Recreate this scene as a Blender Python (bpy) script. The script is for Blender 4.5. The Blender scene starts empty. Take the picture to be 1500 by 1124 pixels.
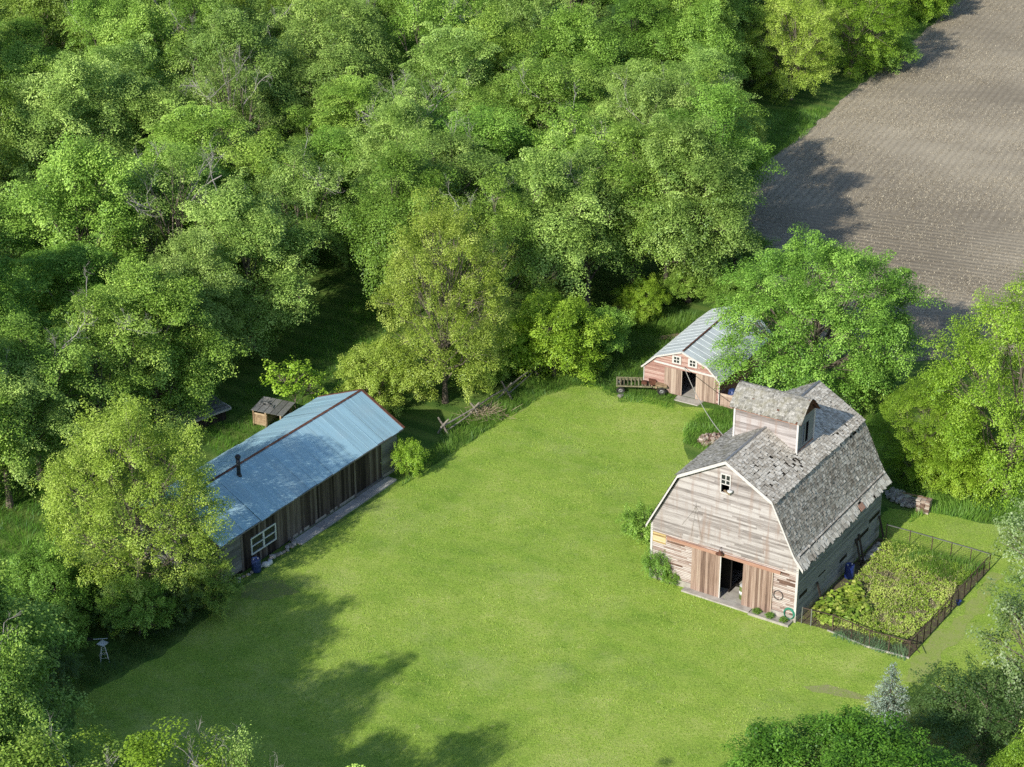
import bpy, math, re
import numpy as np
from mathutils import Matrix, Vector

SC = bpy.context.scene
COL = SC.collection
rng = np.random.default_rng(7)

# ------------------------------------------------------------------ survey of the place
CAM_H, CAM_PITCH, CAM_F = 64.6626, math.radians(25.33214), 2938.55
def G(px, py, z=0.0):
    """ground point (metres) surveyed from the aerial photograph"""
    fw = np.array([0, math.cos(CAM_PITCH), -math.sin(CAM_PITCH)]); up = np.array([0, math.sin(CAM_PITCH), math.cos(CAM_PITCH)])
    d = fw + (px-750)/CAM_F*np.array([1., 0, 0]) - (py-562)/CAM_F*up
    t = (z-CAM_H)/d[2]
    return (float(d[0]*t), float(d[1]*t))
def GP(pts): return [G(*p) for p in pts]

# ------------------------------------------------------------------ helpers: objects
def tag(o, label=None, cat=None, group=None, kind=None):
    if label: o['label'] = label
    if cat: o['category'] = cat
    if group: o['group'] = group
    if kind: o['kind'] = kind
    return o
def empty(name, loc, rz=0.0, label=None, cat=None, group=None, scale=1.0):
    o = bpy.data.objects.new(name, None); COL.objects.link(o)
    o.location = loc; o.rotation_euler = (0, 0, rz); o.scale = (scale,)*3; o.empty_display_size = .2
    return tag(o, label, cat, group)
def link(name, me, parent=None):
    o = bpy.data.objects.new(name, me); COL.objects.link(o)
    if parent is not None: o.parent = parent
    return o
def copy_tree(o, parent=None):
    c = o.copy(); COL.objects.link(c)
    if parent is not None: c.parent = parent
    for ch in list(o.children):
        copy_tree(ch, c)
    return c
def mesh_np(name, V, F, mats, tint=None, smooth=False):
    """V (n,3), F (m,k) with one k -> mesh with an optional per-point 'tint'"""
    V = np.asarray(V, np.float32); F = np.asarray(F, np.int32)
    me = bpy.data.meshes.new(name)
    me.vertices.add(len(V)); me.vertices.foreach_set('co', V.ravel())
    m, k = F.shape
    me.loops.add(m*k); me.loops.foreach_set('vertex_index', F.ravel())
    me.polygons.add(m); me.polygons.foreach_set('loop_start', np.arange(0, m*k, k, dtype=np.int32))
    if smooth: me.polygons.foreach_set('use_smooth', np.ones(m, bool))
    if tint is not None:
        a = me.attributes.new('tint', 'FLOAT', 'POINT'); a.data.foreach_set('value', np.asarray(tint, np.float32))
    for mt in mats: me.materials.append(mt)
    me.update(calc_edges=True)
    return me

class MB:
    """collects shapes, build() makes ONE mesh object of them"""
    def __init__(s): s.v = []; s.f = []; s.t = []; s.mi = []
    def poly(s, pts, tint=None, mi=0):
        b = len(s.v); s.v += [tuple(map(float, p)) for p in pts]; t = rng.random() if tint is None else tint
        s.t += [t]*len(pts); s.f.append(tuple(range(b, b+len(pts)))); s.mi.append(mi)
    def raw(s, V, F, tint=None, mi=0):
        b = len(s.v); s.v += [tuple(map(float, p)) for p in V]; t = rng.random() if tint is None else tint
        s.t += [t]*len(V)
        for f in F: s.f.append(tuple(b+i for i in f)); s.mi.append(mi)
    def hexa(s, P, tint=None, mi=0):   # 8 points: 4 bottom ccw, 4 top ccw
        s.raw(P, [(3, 2, 1, 0), (4, 5, 6, 7), (0, 1, 5, 4), (1, 2, 6, 5), (2, 3, 7, 6), (3, 0, 4, 7)], tint, mi)
    def box(s, c, d, rz=0.0, tint=None, mi=0, tilt=(0, 0)):
        x, y, z = d[0]/2, d[1]/2, d[2]/2
        M = Matrix.Rotation(rz, 3, 'Z') @ Matrix.Rotation(tilt[0], 3, 'X') @ Matrix.Rotation(tilt[1], 3, 'Y')
        P = [Vector(c)+M@Vector(p) for p in ((-x, -y, -z), (x, -y, -z), (x, y, -z), (-x, y, -z), (-x, -y, z), (x, -y, z), (x, y, z), (-x, y, z))]
        s.hexa(P, tint, mi)
    def bx(s, x0, x1, y0, y1, z0, z1, tint=None, mi=0):
        s.box(((x0+x1)/2, (y0+y1)/2, (z0+z1)/2), (x1-x0, y1-y0, z1-z0), 0, tint, mi)
    def beam(s, p, q, w, h, tint=None, mi=0, up=(0, 0, 1)):
        p, q = Vector(p), Vector(q); d = (q-p).normalized(); u = Vector(up)
        if abs(d.dot(u)) > .98: u = Vector((1, 0, 0))
        a = d.cross(u).normalized()*(w/2); b = a.normalized().cross(d).normalized()*(h/2)
        s.hexa([p-a-b, p+a-b, q+a-b, q-a-b, p-a+b, p+a+b, q+a+b, q-a+b], tint, mi)
    def tube(s, pts, rad, n=6, tint=None, mi=0, cap=True):
        pts = [Vector(p) for p in pts]; rad = [rad]*len(pts) if np.isscalar(rad) else rad
        V = []; F = []
        for i, p in enumerate(pts):
            d = (pts[min(i+1, len(pts)-1)]-pts[max(i-1, 0)]).normalized()
            u = Vector((0, 0, 1)) if abs(d.z) < .9 else Vector((1, 0, 0))
            a = d.cross(u).normalized(); b = a.cross(d)
            for k in range(n):
                t = 2*math.pi*k/n; V.append(p+(a*math.cos(t)+b*math.sin(t))*rad[i])
        for i in range(len(pts)-1):
            for k in range(n):
                F.append((i*n+k, i*n+(k+1) % n, (i+1)*n+(k+1) % n, (i+1)*n+k))
        if cap: F.append(tuple(range(n-1, -1, -1))); F.append(tuple((len(pts)-1)*n+k for k in range(n)))
        s.raw(V, F, tint, mi)
    def lathe(s, prof, c=(0, 0, 0), n=16, tint=None, mi=0):
        V = []; F = []
        for r, z in prof:
            for k in range(n):
                t = 2*math.pi*k/n; V.append((c[0]+r*math.cos(t), c[1]+r*math.sin(t), c[2]+z))
        for i in range(len(prof)-1):
            for k in range(n): F.append((i*n+k, i*n+(k+1) % n, (i+1)*n+(k+1) % n, (i+1)*n+k))
        F.append(tuple(range(n-1, -1, -1))); F.append(tuple((len(prof)-1)*n+k for k in range(n)))
        s.raw(V, F, tint, mi)
    def build(s, name, mats, parent=None, smooth=False):
        me = bpy.data.meshes.new(name); me.from_pydata(s.v, [], s.f)
        a = me.attributes.new('tint', 'FLOAT', 'POINT'); a.data.foreach_set('value', np.asarray(s.t, np.float32))
        mats = mats if isinstance(mats, (list, tuple)) else [mats]
        for m in mats: me.materials.append(m)
        if len(mats) > 1: me.polygons.foreach_set('material_index', np.asarray(s.mi, np.int32))
        if smooth: me.polygons.foreach_set('use_smooth', np.ones(len(me.polygons), bool))
        me.update()
        return link(name, me, parent)

# ------------------------------------------------------------------ numpy value noise
_P = np.random.default_rng(3).random((256, 256)).astype(np.float32)
def vnoise(x, y, s):
    x = np.asarray(x)/s+77.3; y = np.asarray(y)/s+31.7
    i = np.floor(x).astype(int); j = np.floor(y).astype(int); u = x-i; v = y-j
    u = u*u*(3-2*u); v = v*v*(3-2*v); g = lambda a, b: _P[a % 256, b % 256]
    return (g(i, j)*(1-u)+g(i+1, j)*u)*(1-v)+(g(i, j+1)*(1-u)+g(i+1, j+1)*u)*v
def in_poly(x, y, poly):
    x = np.asarray(x); y = np.asarray(y); r = np.zeros(x.shape, bool); n = len(poly)
    for k in range(n):
        x0, y0 = poly[k]; x1, y1 = poly[(k+1) % n]
        c = ((y0 > y) != (y1 > y)) & (x < (x1-x0)*(y-y0)/((y1-y0) or 1e-9)+x0)
        r ^= c
    return r

# ------------------------------------------------------------------ materials
class NT:
    def __init__(s, name):
        s.m = bpy.data.materials.new(name); s.m.use_nodes = True; s.t = s.m.node_tree; s.t.nodes.clear()
        s.out = s.n('ShaderNodeOutputMaterial')
    def n(s, typ, **kw):
        nd = s.t.nodes.new(typ)
        for k, v in kw.items():
            if k.startswith('i_'):
                key = k[2:]; key = int(key) if key.isdigit() else key.replace('_', ' ')
                s.set(nd, key, v)
            else: setattr(nd, k, v)
        return nd
    def set(s, nd, key, v):
        inp = nd.inputs[key]
        if isinstance(v, bpy.types.NodeSocket): s.t.links.new(v, inp)
        elif isinstance(v, bpy.types.Node): s.t.links.new(v.outputs[0], inp)
        else: inp.default_value = v if not (isinstance(v, tuple) and len(v) == 3 and inp.type == 'RGBA') else (*v, 1)
    def ramp(s, fac, stops, interp='LINEAR'):
        r = s.n('ShaderNodeValToRGB'); r.color_ramp.interpolation = interp
        e = r.color_ramp.elements
        while len(e) < len(stops): e.new(.5)
        for k, (p, c) in enumerate(stops): e[k].position = p; e[k].color = (*c, 1) if len(c) == 3 else c
        s.set(r, 'Fac', fac); return r.outputs['Color']
    def g(s, fac, a, b):   # grey ramp between a and b -> 0..1
        return s.ramp(fac, [(a, (0, 0, 0)), (b, (1, 1, 1))])
    def mix(s, fac, a, b, mode='MIX'):
        m = s.n('ShaderNodeMix', data_type='RGBA', blend_type=mode)
        s.set(m, 0, fac); s.set(m, 6, a); s.set(m, 7, b); return m.outputs[2]
    def math(s, op, a, b=0.5):
        m = s.n('ShaderNodeMath', operation=op); s.set(m, 0, a); s.set(m, 1, b); return m.outputs[0]
    def coord(s, kind='Object', scale=(1, 1, 1), rot=(0, 0, 0)):
        tc = s.n('ShaderNodeTexCoord'); mp = s.n('ShaderNodeMapping')
        s.t.links.new(tc.outputs[kind], mp.inputs['Vector']); mp.inputs['Scale'].default_value = scale; mp.inputs['Rotation'].default_value = rot
        return mp.outputs[0]
    def noise(s, vec, scale, detail=3, rough=.55, dist=0):
        return s.n('ShaderNodeTexNoise', i_Vector=vec, i_Scale=scale, i_Detail=detail, i_Roughness=rough, i_Distortion=dist).outputs[0]
    def tint(s): return s.n('ShaderNodeAttribute', attribute_name='tint').outputs['Fac']
    def principled(s, col, rough=.9, metal=0, bump=None, bstr=.3, bdist=.02, spec=.2, **kw):
        p = s.n('ShaderNodeBsdfPrincipled'); s.set(p, 'Base Color', col); s.set(p, 'Roughness', rough); s.set(p, 'Metallic', metal); s.set(p, 'Specular IOR Level', spec)
        for k, v in kw.items(): s.set(p, k.replace('_', ' '), v)
        if bump is not None:
            b = s.n('ShaderNodeBump', i_Height=bump, i_Strength=bstr, i_Distance=bdist); s.t.links.new(b.outputs[0], p.inputs['Normal'])
        s.t.links.new(p.outputs[0], s.out.inputs[0]); return s.m

def leaf_mat(name, dark, mid, lite, trans=.32, hue=.03):
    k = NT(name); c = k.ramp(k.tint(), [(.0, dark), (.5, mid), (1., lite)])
    oi = k.n('ShaderNodeObjectInfo')
    hs = k.n('ShaderNodeHueSaturation', i_Color=c, i_Saturation=1.0)
    k.set(hs, 'Hue', k.math('ADD', k.math('MULTIPLY', oi.outputs['Random'], hue), .5-hue/2))
    r2 = k.math('FRACT', k.math('MULTIPLY', oi.outputs['Random'], 7.31))
    k.set(hs, 'Value', k.math('ADD', k.math('MULTIPLY', r2, .34), .83))
    d = k.n('ShaderNodeBsdfDiffuse', i_Color=hs.outputs[0]); 
    tc = k.mix(.35, hs.outputs[0], (.30, .42, .03))
    t = k.n('ShaderNodeBsdfTranslucent', i_Color=tc)
    m = k.n('ShaderNodeMixShader'); k.set(m, 0, trans); k.set(m, 1, d); k.set(m, 2, t)
    gl = k.n('ShaderNodeBsdfGlossy', i_Roughness=.45); gl.inputs['Color'].default_value = (.8, .9, 1, 1)
    m2 = k.n('ShaderNodeMixShader'); k.set(m2, 0, .022); k.set(m2, 1, m); k.set(m2, 2, gl)
    k.t.links.new(m2.outputs[0], k.out.inputs[0]); return k.m

def wood_mat(name, stops, along='x', fine=1.0, streak=None, rough=.9, tintw=.55, paint=None, paint_amt=.5):
    """weathered boards: grain stretched along the board, tone per board from 'tint'"""
    k = NT(name); ax = {'x': (1.3, 22, 22), 'y': (22, 1.3, 22), 'z': (22, 22, 1.3)}[along]
    v = k.coord('Object', tuple(a*fine for a in ax)); n1 = k.noise(v, 1.0, 4, .65)
    big = k.noise(k.coord('Object', tuple(a*.18 for a in ax)), 1.0, 3, .6)
    f = k.math('ADD', k.math('MULTIPLY', k.tint(), tintw), k.math('MULTIPLY', k.math('ADD', k.math('MULTIPLY', n1, .55), k.math('MULTIPLY', big, .45)), 1.55))
    f = k.math('SUBTRACT', f, .55*tintw+.28)
    c = k.ramp(f, stops)
    if paint:
        pn = k.noise(k.coord('Object', tuple(a*.45 for a in ax)), 1.0, 5, .7)
        c = k.mix(k.g(pn, paint_amt-.06, paint_amt+.06), c, paint)
    if streak:
        sn = k.noise(k.coord('Object', (2.6, 2.6, .35)), 1.0, 3, .6)
        c = k.mix(k.math('MULTIPLY', k.g(sn, .52, .72), .75), c, streak)
    return k.principled(c, rough, bump=n1, bstr=.5, bdist=.01, spec=.15)

def plain_mat(name, stops, scale=6, rough=.85, metal=0, detail=4, bstr=.3, tintw=.4, spec=.2, **kw):
    k = NT(name); n = k.noise(k.coord('Object'), scale, detail, .6)
    f = k.math('ADD', k.math('MULTIPLY', k.tint(), tintw), k.math('SUBTRACT', n, tintw*.5))
    return k.principled(k.ramp(f, stops), rough, metal, bump=n, bstr=bstr, bdist=.01, spec=spec, **kw)

M = {}
M['barn_siding'] = wood_mat('weathered_white_siding', [(.0, (.10, .088, .084)), (.3, (.275, .245, .236)), (.55, (.43, .395, .386)), (1, (.58, .55, .542))], 'x', 1.0, streak=(.30, .22, .185), tintw=.5)
M['barn_slats'] = wood_mat('peeling_slats', [(.0, (.12, .08, .068)), (.25, (.34, .25, .215)), (.5, (.50, .43, .40)), (1, (.64, .60, .575))], 'x', 1.0)
M['barn_slats_back'] = plain_mat('red_sheathing', [(.2, (.06, .04, .035)), (.6, (.19, .115, .09)), (.9, (.30, .19, .15))], 5)
M['ochre_slats'] = wood_mat('ochre_slats', [(.0, (.20, .13, .06)), (.3, (.45, .32, .12)), (.6, (.6, .47, .24)), (1, (.68, .6, .45))], 'x')
M['barn_side'] = wood_mat('shade_grey_side_boards', [(.0, (.10, .10, .10)), (.35, (.225, .23, .235)), (.7, (.33, .335, .34)), (1, (.45, .45, .45))], 'y', tintw=.4)  # darker, cooler than the front: the side's shade is put into the colour
M['inner_shade'] = plain_mat('interior_shade', [(0, (.012, .011, .010)), (1, (.03, .026, .024))], 3)  # near-black colour stands in for the unlit inside behind gaps
M['sheathing'] = plain_mat('dark_roof_boards', [(.2, (.025, .02, .016)), (.6, (.075, .058, .044)), (.9, (.14, .11, .085))], 6)
M['door'] = wood_mat('brown_door_boards', [(.0, (.09, .06, .05)), (.35, (.25, .165, .13)), (.65, (.38, .27, .22)), (1, (.52, .42, .35))], 'z', .8)
M['rail_red'] = wood_mat('faded_red_rail', [(.0, (.20, .10, .075)), (.5, (.44, .25, .185)), (1, (.58, .42, .33))], 'x')
M['white_trim'] = plain_mat('white_trim_paint', [(.2, (.38, .35, .34)), (.5, (.60, .575, .56)), (.9, (.72, .70, .685))], 7)
M['concrete'] = plain_mat('old_concrete', [(.2, (.26, .24, .215)), (.5, (.42, .39, .35)), (.85, (.55, .52, .47))], 2.2, .95)
M['slab'] = plain_mat('grey_slab', [(.2, (.30, .29, .28)), (.5, (.43, .42, .40)), (.85, (.52, .51, .49))], 1.6, .95)
M['glass'] = plain_mat('dark_window_glass', [(0, (.015, .017, .02)), (1, (.05, .055, .06))], 2, .08, bstr=.02, spec=.6)
def shingle(nm, off):
    k = NT(nm); n = k.noise(k.coord('Object'), 1.1, 4, .65); n2 = k.noise(k.coord('Object'), 19, 3, .6)
    f = k.math('ADD', k.math('MULTIPLY', k.tint(), .62), k.math('ADD', k.math('MULTIPLY', n2, .34), off))
    c = k.ramp(f, [(.08, (.085, .076, .066)), (.34, (.305, .27, .222)), (.6, (.51, .465, .395)), (.93, (.78, .735, .65))])
    c = k.mix(k.math('MULTIPLY', k.g(n, .50, .66), .62), c, k.mix(.55, c, (.17, .125, .08)))
    return k.principled(c, .9, bump=n2, bstr=.5, bdist=.015, spec=.15)
M['shingle'] = shingle('weathered_shingles', .02)
M['shingle_light'] = shingle('pale_shingles', .22)  # same shingles with a raised tone offset, for upper slope and kick
def mossy():
    k = NT('mossy_shingles'); n = k.noise(k.coord('Object'), 2.3, 4, .65); n2 = k.noise(k.coord('Object'), 19, 3, .6)
    f = k.math('ADD', k.math('MULTIPLY', k.tint(), .6), k.math('MULTIPLY', n2, .34))
    c = k.ramp(f, [(.08, (.12, .115, .10)), (.4, (.30, .29, .26)), (.9, (.60, .58, .54))])
    c = k.mix(k.math('MULTIPLY', k.g(n, .45, .65), .55), c, (.27, .25, .17))
    return k.principled(c, .95, bump=n2, bstr=.5, bdist=.015, spec=.1)
M['mossy'] = mossy()
def metal_roof(name, base, rib_axis='x', pitch=.22, rust=.0, run='y'):
    k = NT(name); v = k.coord('Object', (1, 1, 1))
    w = k.n('ShaderNodeTexWave', wave_type='BANDS', bands_direction=rib_axis.upper(), i_Vector=v, i_Scale=.314/pitch*1.0, i_Distortion=0)
    sc = (3.2, .22, .22) if rib_axis == 'x' else (.22, 3.2, 3.2)
    n = k.noise(k.coord('Object', sc), 1.0, 4, .6); n2 = k.noise(v, .5, 3)
    c = k.ramp(k.math('ADD', k.math('MULTIPLY', n, .6), k.math('ADD', k.math('MULTIPLY', k.tint(), .12), .09)), [(.25, tuple(b*.72 for b in base)), (.5, base), (.75, tuple(min(.9, b*1.18) for b in base))])
    c = k.mix(k.math('MULTIPLY', k.g(n2, .5, .75), .25), c, (.50, .56, .56))
    if rust: c = k.mix(k.math('MULTIPLY', k.g(n2, .6, .7), rust), c, (.26, .12, .06))
    return k.principled(c, .5, .12, bump=n, bstr=.15, bdist=.01, spec=.5)
M['shed_roof'] = metal_roof('galvanised_shed_roof', (.40, .63, .74))
M['red_barn_roof'] = metal_roof('pale_metal_roof', (.74, .80, .82), 'y')
M['rust'] = plain_mat('rusty_iron', [(.2, (.055, .03, .022)), (.5, (.17, .075, .05)), (.85, (.27, .13, .085))], 5, .8, .2)
M['fence_iron'] = plain_mat('brown_fence_iron', [(.2, (.04, .03, .024)), (.5, (.10, .07, .055)), (.85, (.17, .12, .09))], 5, .8, .2)
M['shed_boards'] = wood_mat('dark_shed_boards', [(.0, (.022, .018, .017)), (.4, (.075, .06, .053)), (.7, (.135, .112, .10)), (1, (.24, .21, .19))], 'z', .8, tintw=.8)
M['shed_grey'] = wood_mat('grey_shed_boards', [(.0, (.09, .088, .085)), (.4, (.20, .198, .19)), (1, (.36, .355, .34))], 'x', .7)
M['shed_grey_gable'] = wood_mat('grey_gable_boards', [(.0, (.09, .088, .085)), (.4, (.20, .198, .19)), (1, (.36, .355, .34))], 'y', .7)
M['red_siding'] = wood_mat('faded_red_siding', [(.0, (.20, .10, .085)), (.3, (.40, .23, .195)), (.6, (.52, .35, .305)), (1, (.64, .51, .465))], 'x')
M['red_side'] = wood_mat('red_side_boards', [(.0, (.16, .06, .05)), (.3, (.36, .15, .115)), (.6, (.47, .23, .185)), (1, (.62, .42, .36))], 'y')
M['tan_door'] = wood_mat('tan_door_boards', [(.0, (.16, .11, .09)), (.35, (.36, .26, .21)), (.65, (.50, .39, .32)), (1, (.60, .50, .43))], 'z', .8)
M['grey_wood'] = plain_mat('grey_log_wood', [(.2, (.12, .105, .09)), (.5, (.27, .24, .205)), (.85, (.44, .40, .35))], 7)
M['tan_wood'] = plain_mat('tan_planks', [(.2, (.16, .11, .065)), (.5, (.36, .26, .16)), (.85, (.54, .42, .28))], 5)
M['bark'] = plain_mat('tree_bark', [(.2, (.07, .058, .046)), (.5, (.18, .15, .12)), (.85, (.32, .275, .22))], 5, .95)
M['dead'] = plain_mat('bare_grey_branches', [(.2, (.20, .18, .165)), (.5, (.38, .35, .33)), (.85, (.54, .51, .48))], 5, .95)
M['brush'] = plain_mat('dry_brush', [(.2, (.20, .145, .095)), (.5, (.40, .31, .22)), (.85, (.56, .46, .35))], 5, .95)
M['stone'] = plain_mat('field_stone', [(.2, (.20, .185, .17)), (.5, (.40, .375, .35)), (.85, (.60, .58, .55))], 4, .9)
M['brick'] = plain_mat('old_brick_pieces', [(.2, (.16, .10, .08)), (.5, (.34, .25, .205)), (.85, (.52, .45, .40))], 3, .9, tintw=.9)
M['blue'] = plain_mat('blue_plastic', [(.2, (.012, .025, .12)), (.8, (.025, .05, .24))], 4, .35, spec=.5)
M['blue_dark'] = plain_mat('dusty_blue_plastic', [(.2, (.02, .04, .13)), (.8, (.05, .085, .25))], 4, .45, spec=.4)
M['green_drum'] = plain_mat('olive_drum_paint', [(.2, (.10, .14, .04)), (.8, (.22, .27, .09))], 4, .5)
M['white_plastic'] = plain_mat('white_plastic', [(.2, (.62, .64, .65)), (.8, (.80, .81, .81))], 4, .5)
M['pale_metal'] = plain_mat('pale_painted_metal', [(.2, (.55, .60, .63)), (.8, (.75, .79, .81))], 4, .5)
M['hose'] = plain_mat('green_hose', [(.2, (.03, .20, .13)), (.8, (.08, .36, .25))], 4, .5)
M['rubber'] = plain_mat('black_rubber', [(.2, (.018, .018, .018)), (.8, (.05, .048, .045))], 8, .9)
M['steel'] = plain_mat('dull_steel', [(.2, (.22, .22, .22)), (.8, (.42, .42, .42))], 6, .5, .6)
M['dark_steel'] = plain_mat('dark_sheet_metal', [(.2, (.03, .032, .036)), (.8, (.08, .082, .09))], 6, .5, .4)
M['cable'] = plain_mat('pale_cable', [(.2, (.5, .46, .40)), (.8, (.66, .62, .56))], 6, .7)
M['frame_green'] = plain_mat('weathered_olive_frame', [(.2, (.07, .06, .04)), (.5, (.22, .20, .12)), (.85, (.42, .39, .26))], 6, .8)
M['soil'] = plain_mat('garden_soil', [(.3, (.09, .075, .05)), (.7, (.17, .145, .09))], 3, .95)

# leaves
LM = {}
LM['mid'] = leaf_mat('leaves_mid_green', (.042, .10, .013), (.225, .39, .052), (.58, .80, .165), .14, .012)
LM['pale'] = leaf_mat('leaves_pale_green', (.052, .115, .02), (.245, .40, .078), (.58, .78, .205), .14, .012)
LM['yellow'] = leaf_mat('leaves_yellow_green', (.095, .16, .016), (.33, .47, .055), (.68, .82, .19), .18, .010)
LM['lime'] = leaf_mat('leaves_lime_green', (.08, .155, .012), (.25, .43, .032), (.53, .74, .10), .22, .010)
LM['dense'] = leaf_mat('leaves_bright_green', (.038, .10, .012), (.175, .34, .044), (.44, .68, .125), .15, .012)
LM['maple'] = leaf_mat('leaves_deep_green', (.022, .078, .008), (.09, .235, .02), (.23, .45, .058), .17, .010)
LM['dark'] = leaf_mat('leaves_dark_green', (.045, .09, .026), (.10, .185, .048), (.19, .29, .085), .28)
LM['silver'] = leaf_mat('leaves_silver_green', (.06, .13, .03), (.19, .31, .085), (.50, .60, .36), .2)
LM['spruce'] = leaf_mat('needles_blue_green', (.14, .22, .17), (.33, .45, .37), (.54, .65, .55), .15, .01)
LM['garden'] = leaf_mat('leaves_garden_weeds', (.20, .31, .035), (.50, .68, .10), (.80, .86, .26), .30, .0)
LM['straw'] = leaf_mat('dry_stems', (.32, .30, .13), (.52, .48, .24), (.70, .64, .38), .3, .0)
LM['rhubarb'] = leaf_mat('leaves_broad_yellow_green', (.16, .27, .035), (.38, .54, .07), (.70, .74, .20), .35, .02)
LM['iris'] = leaf_mat('leaves_blue_green', (.08, .17, .09), (.17, .30, .15), (.30, .46, .23), .3, .0)
LM['grass'] = leaf_mat('tall_grass_blades', (.075, .18, .03), (.19, .37, .055), (.35, .53, .11), .3, .0)
LM['lawn'] = leaf_mat('lawn_blades', (.175, .295, .042), (.33, .485, .07), (.52, .61, .145), .28, .0)
LM['residue'] = leaf_mat('crop_residue', (.30, .255, .18), (.50, .43, .31), (.72, .64, .48), .0, .0)
# ------------------------------------------------------------------ ground sheets
def rough_poly(pts, step=.5, amp=.25, seed=1):
    out = []; n = len(pts)
    for i in range(n):
        a = np.array(pts[i]); b = np.array(pts[(i+1) % n]); L = np.linalg.norm(b-a); k = max(1, int(L/step)); nrm = np.array([-(b-a)[1], (b-a)[0]])/max(L, 1e-6)
        for j in range(k):
            p = a+(b-a)*j/k; o = (vnoise(p[0]+seed*13, p[1], 1.6)-.5)*2*amp+(vnoise(p[0], p[1]+seed*7, .5)-.5)*amp
            out.append(tuple(p+nrm*o*(0 if L < 1.5 else 1)))
    return out
def sheet(name, pts, z, mat):
    mb = MB(); mb.poly([(x, y, z) for x, y in pts], .5); o = mb.build(name, mat); return tag(o, kind='structure')

def lawn_mat(name, cols, dirt=True):
    k = NT(name); v = k.coord('Object')
    big = k.noise(v, .09, 4, .6, .4); med = k.noise(v, .45, 4, .6); fin = k.noise(v, 5.5, 4, .75); fin2 = k.noise(k.coord('Object', (1, .55, 1)), 13, 3, .8)
    f = k.math('ADD', k.math('MULTIPLY', big, .95), k.math('ADD', k.math('MULTIPLY', med, .7), k.math('MULTIPLY', fin, .75)))
    c = k.ramp(k.math('SUBTRACT', f, .70), cols)
    # fine mottling of blades
    c = k.mix(k.math('MULTIPLY', k.g(fin2, .42, .60), .6), c, k.mix(.5, c, (.02, .05, .01)), 'MIX')
    # faint mowing passes
    w = k.n('ShaderNodeTexWave', wave_type='BANDS', bands_direction='X', i_Vector=k.coord('Object', (1, 1, 1), (0, 0, math.radians(-56))), i_Scale=.17, i_Distortion=1.6, i_Detail=3.0, i_Detail_Scale=.6)
    c = k.mix(k.math('MULTIPLY', k.g(w.outputs[0], .25, .85), .19), c, (.36, .43, .11))
    if dirt:
        dn = k.noise(v, .16, 5, .7)
        c = k.mix(k.math('MULTIPLY', k.g(dn, .52, .72), .55), c, (.41, .47, .17))
        sp = k.noise(v, 1.6, 3, .6)
        c = k.mix(k.math('MULTIPLY', k.g(sp, .60, .72), .45), c, (.46, .50, .18))
    return k.principled(c, .95, bump=k.math('ADD', fin, fin2), bstr=.75, bdist=.05, spec=.1)
M['lawn'] = lawn_mat('mown_lawn', [(.2, (.17, .305, .042)), (.40, (.285, .44, .064)), (.6, (.385, .525, .09)), (.8, (.54, .62, .175))])
M['meadow'] = lawn_mat('rough_meadow', [(.2, (.05, .105, .022)), (.45, (.09, .175, .035)), (.65, (.125, .22, .042)), (.85, (.17, .265, .055))], False)
def dirt_mat(nm, g_, d_):
    k = NT(nm); v = k.coord('Object'); n = k.noise(v, 1.2, 5, .7); n2 = k.noise(v, 9, 3, .7)
    c = k.ramp(k.math('ADD', k.math('MULTIPLY', n, .6), k.math('MULTIPLY', n2, .4)), [(.35, g_), (.47, tuple(.5*(a+b) for a, b in zip(g_, d_))), (.68, d_)])
    return k.principled(c, .95, bump=n2, bstr=.6, bdist=.03, spec=.05)
M['dirt'] = dirt_mat('bare_soil', (.25, .36, .06), (.34, .31, .18)); M['worn'] = dirt_mat('worn_grass', (.27, .39, .06), (.35, .37, .15)); M['mud'] = dirt_mat('shaded_bare_earth', (.24, .36, .05), (.27, .27, .12))
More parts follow.
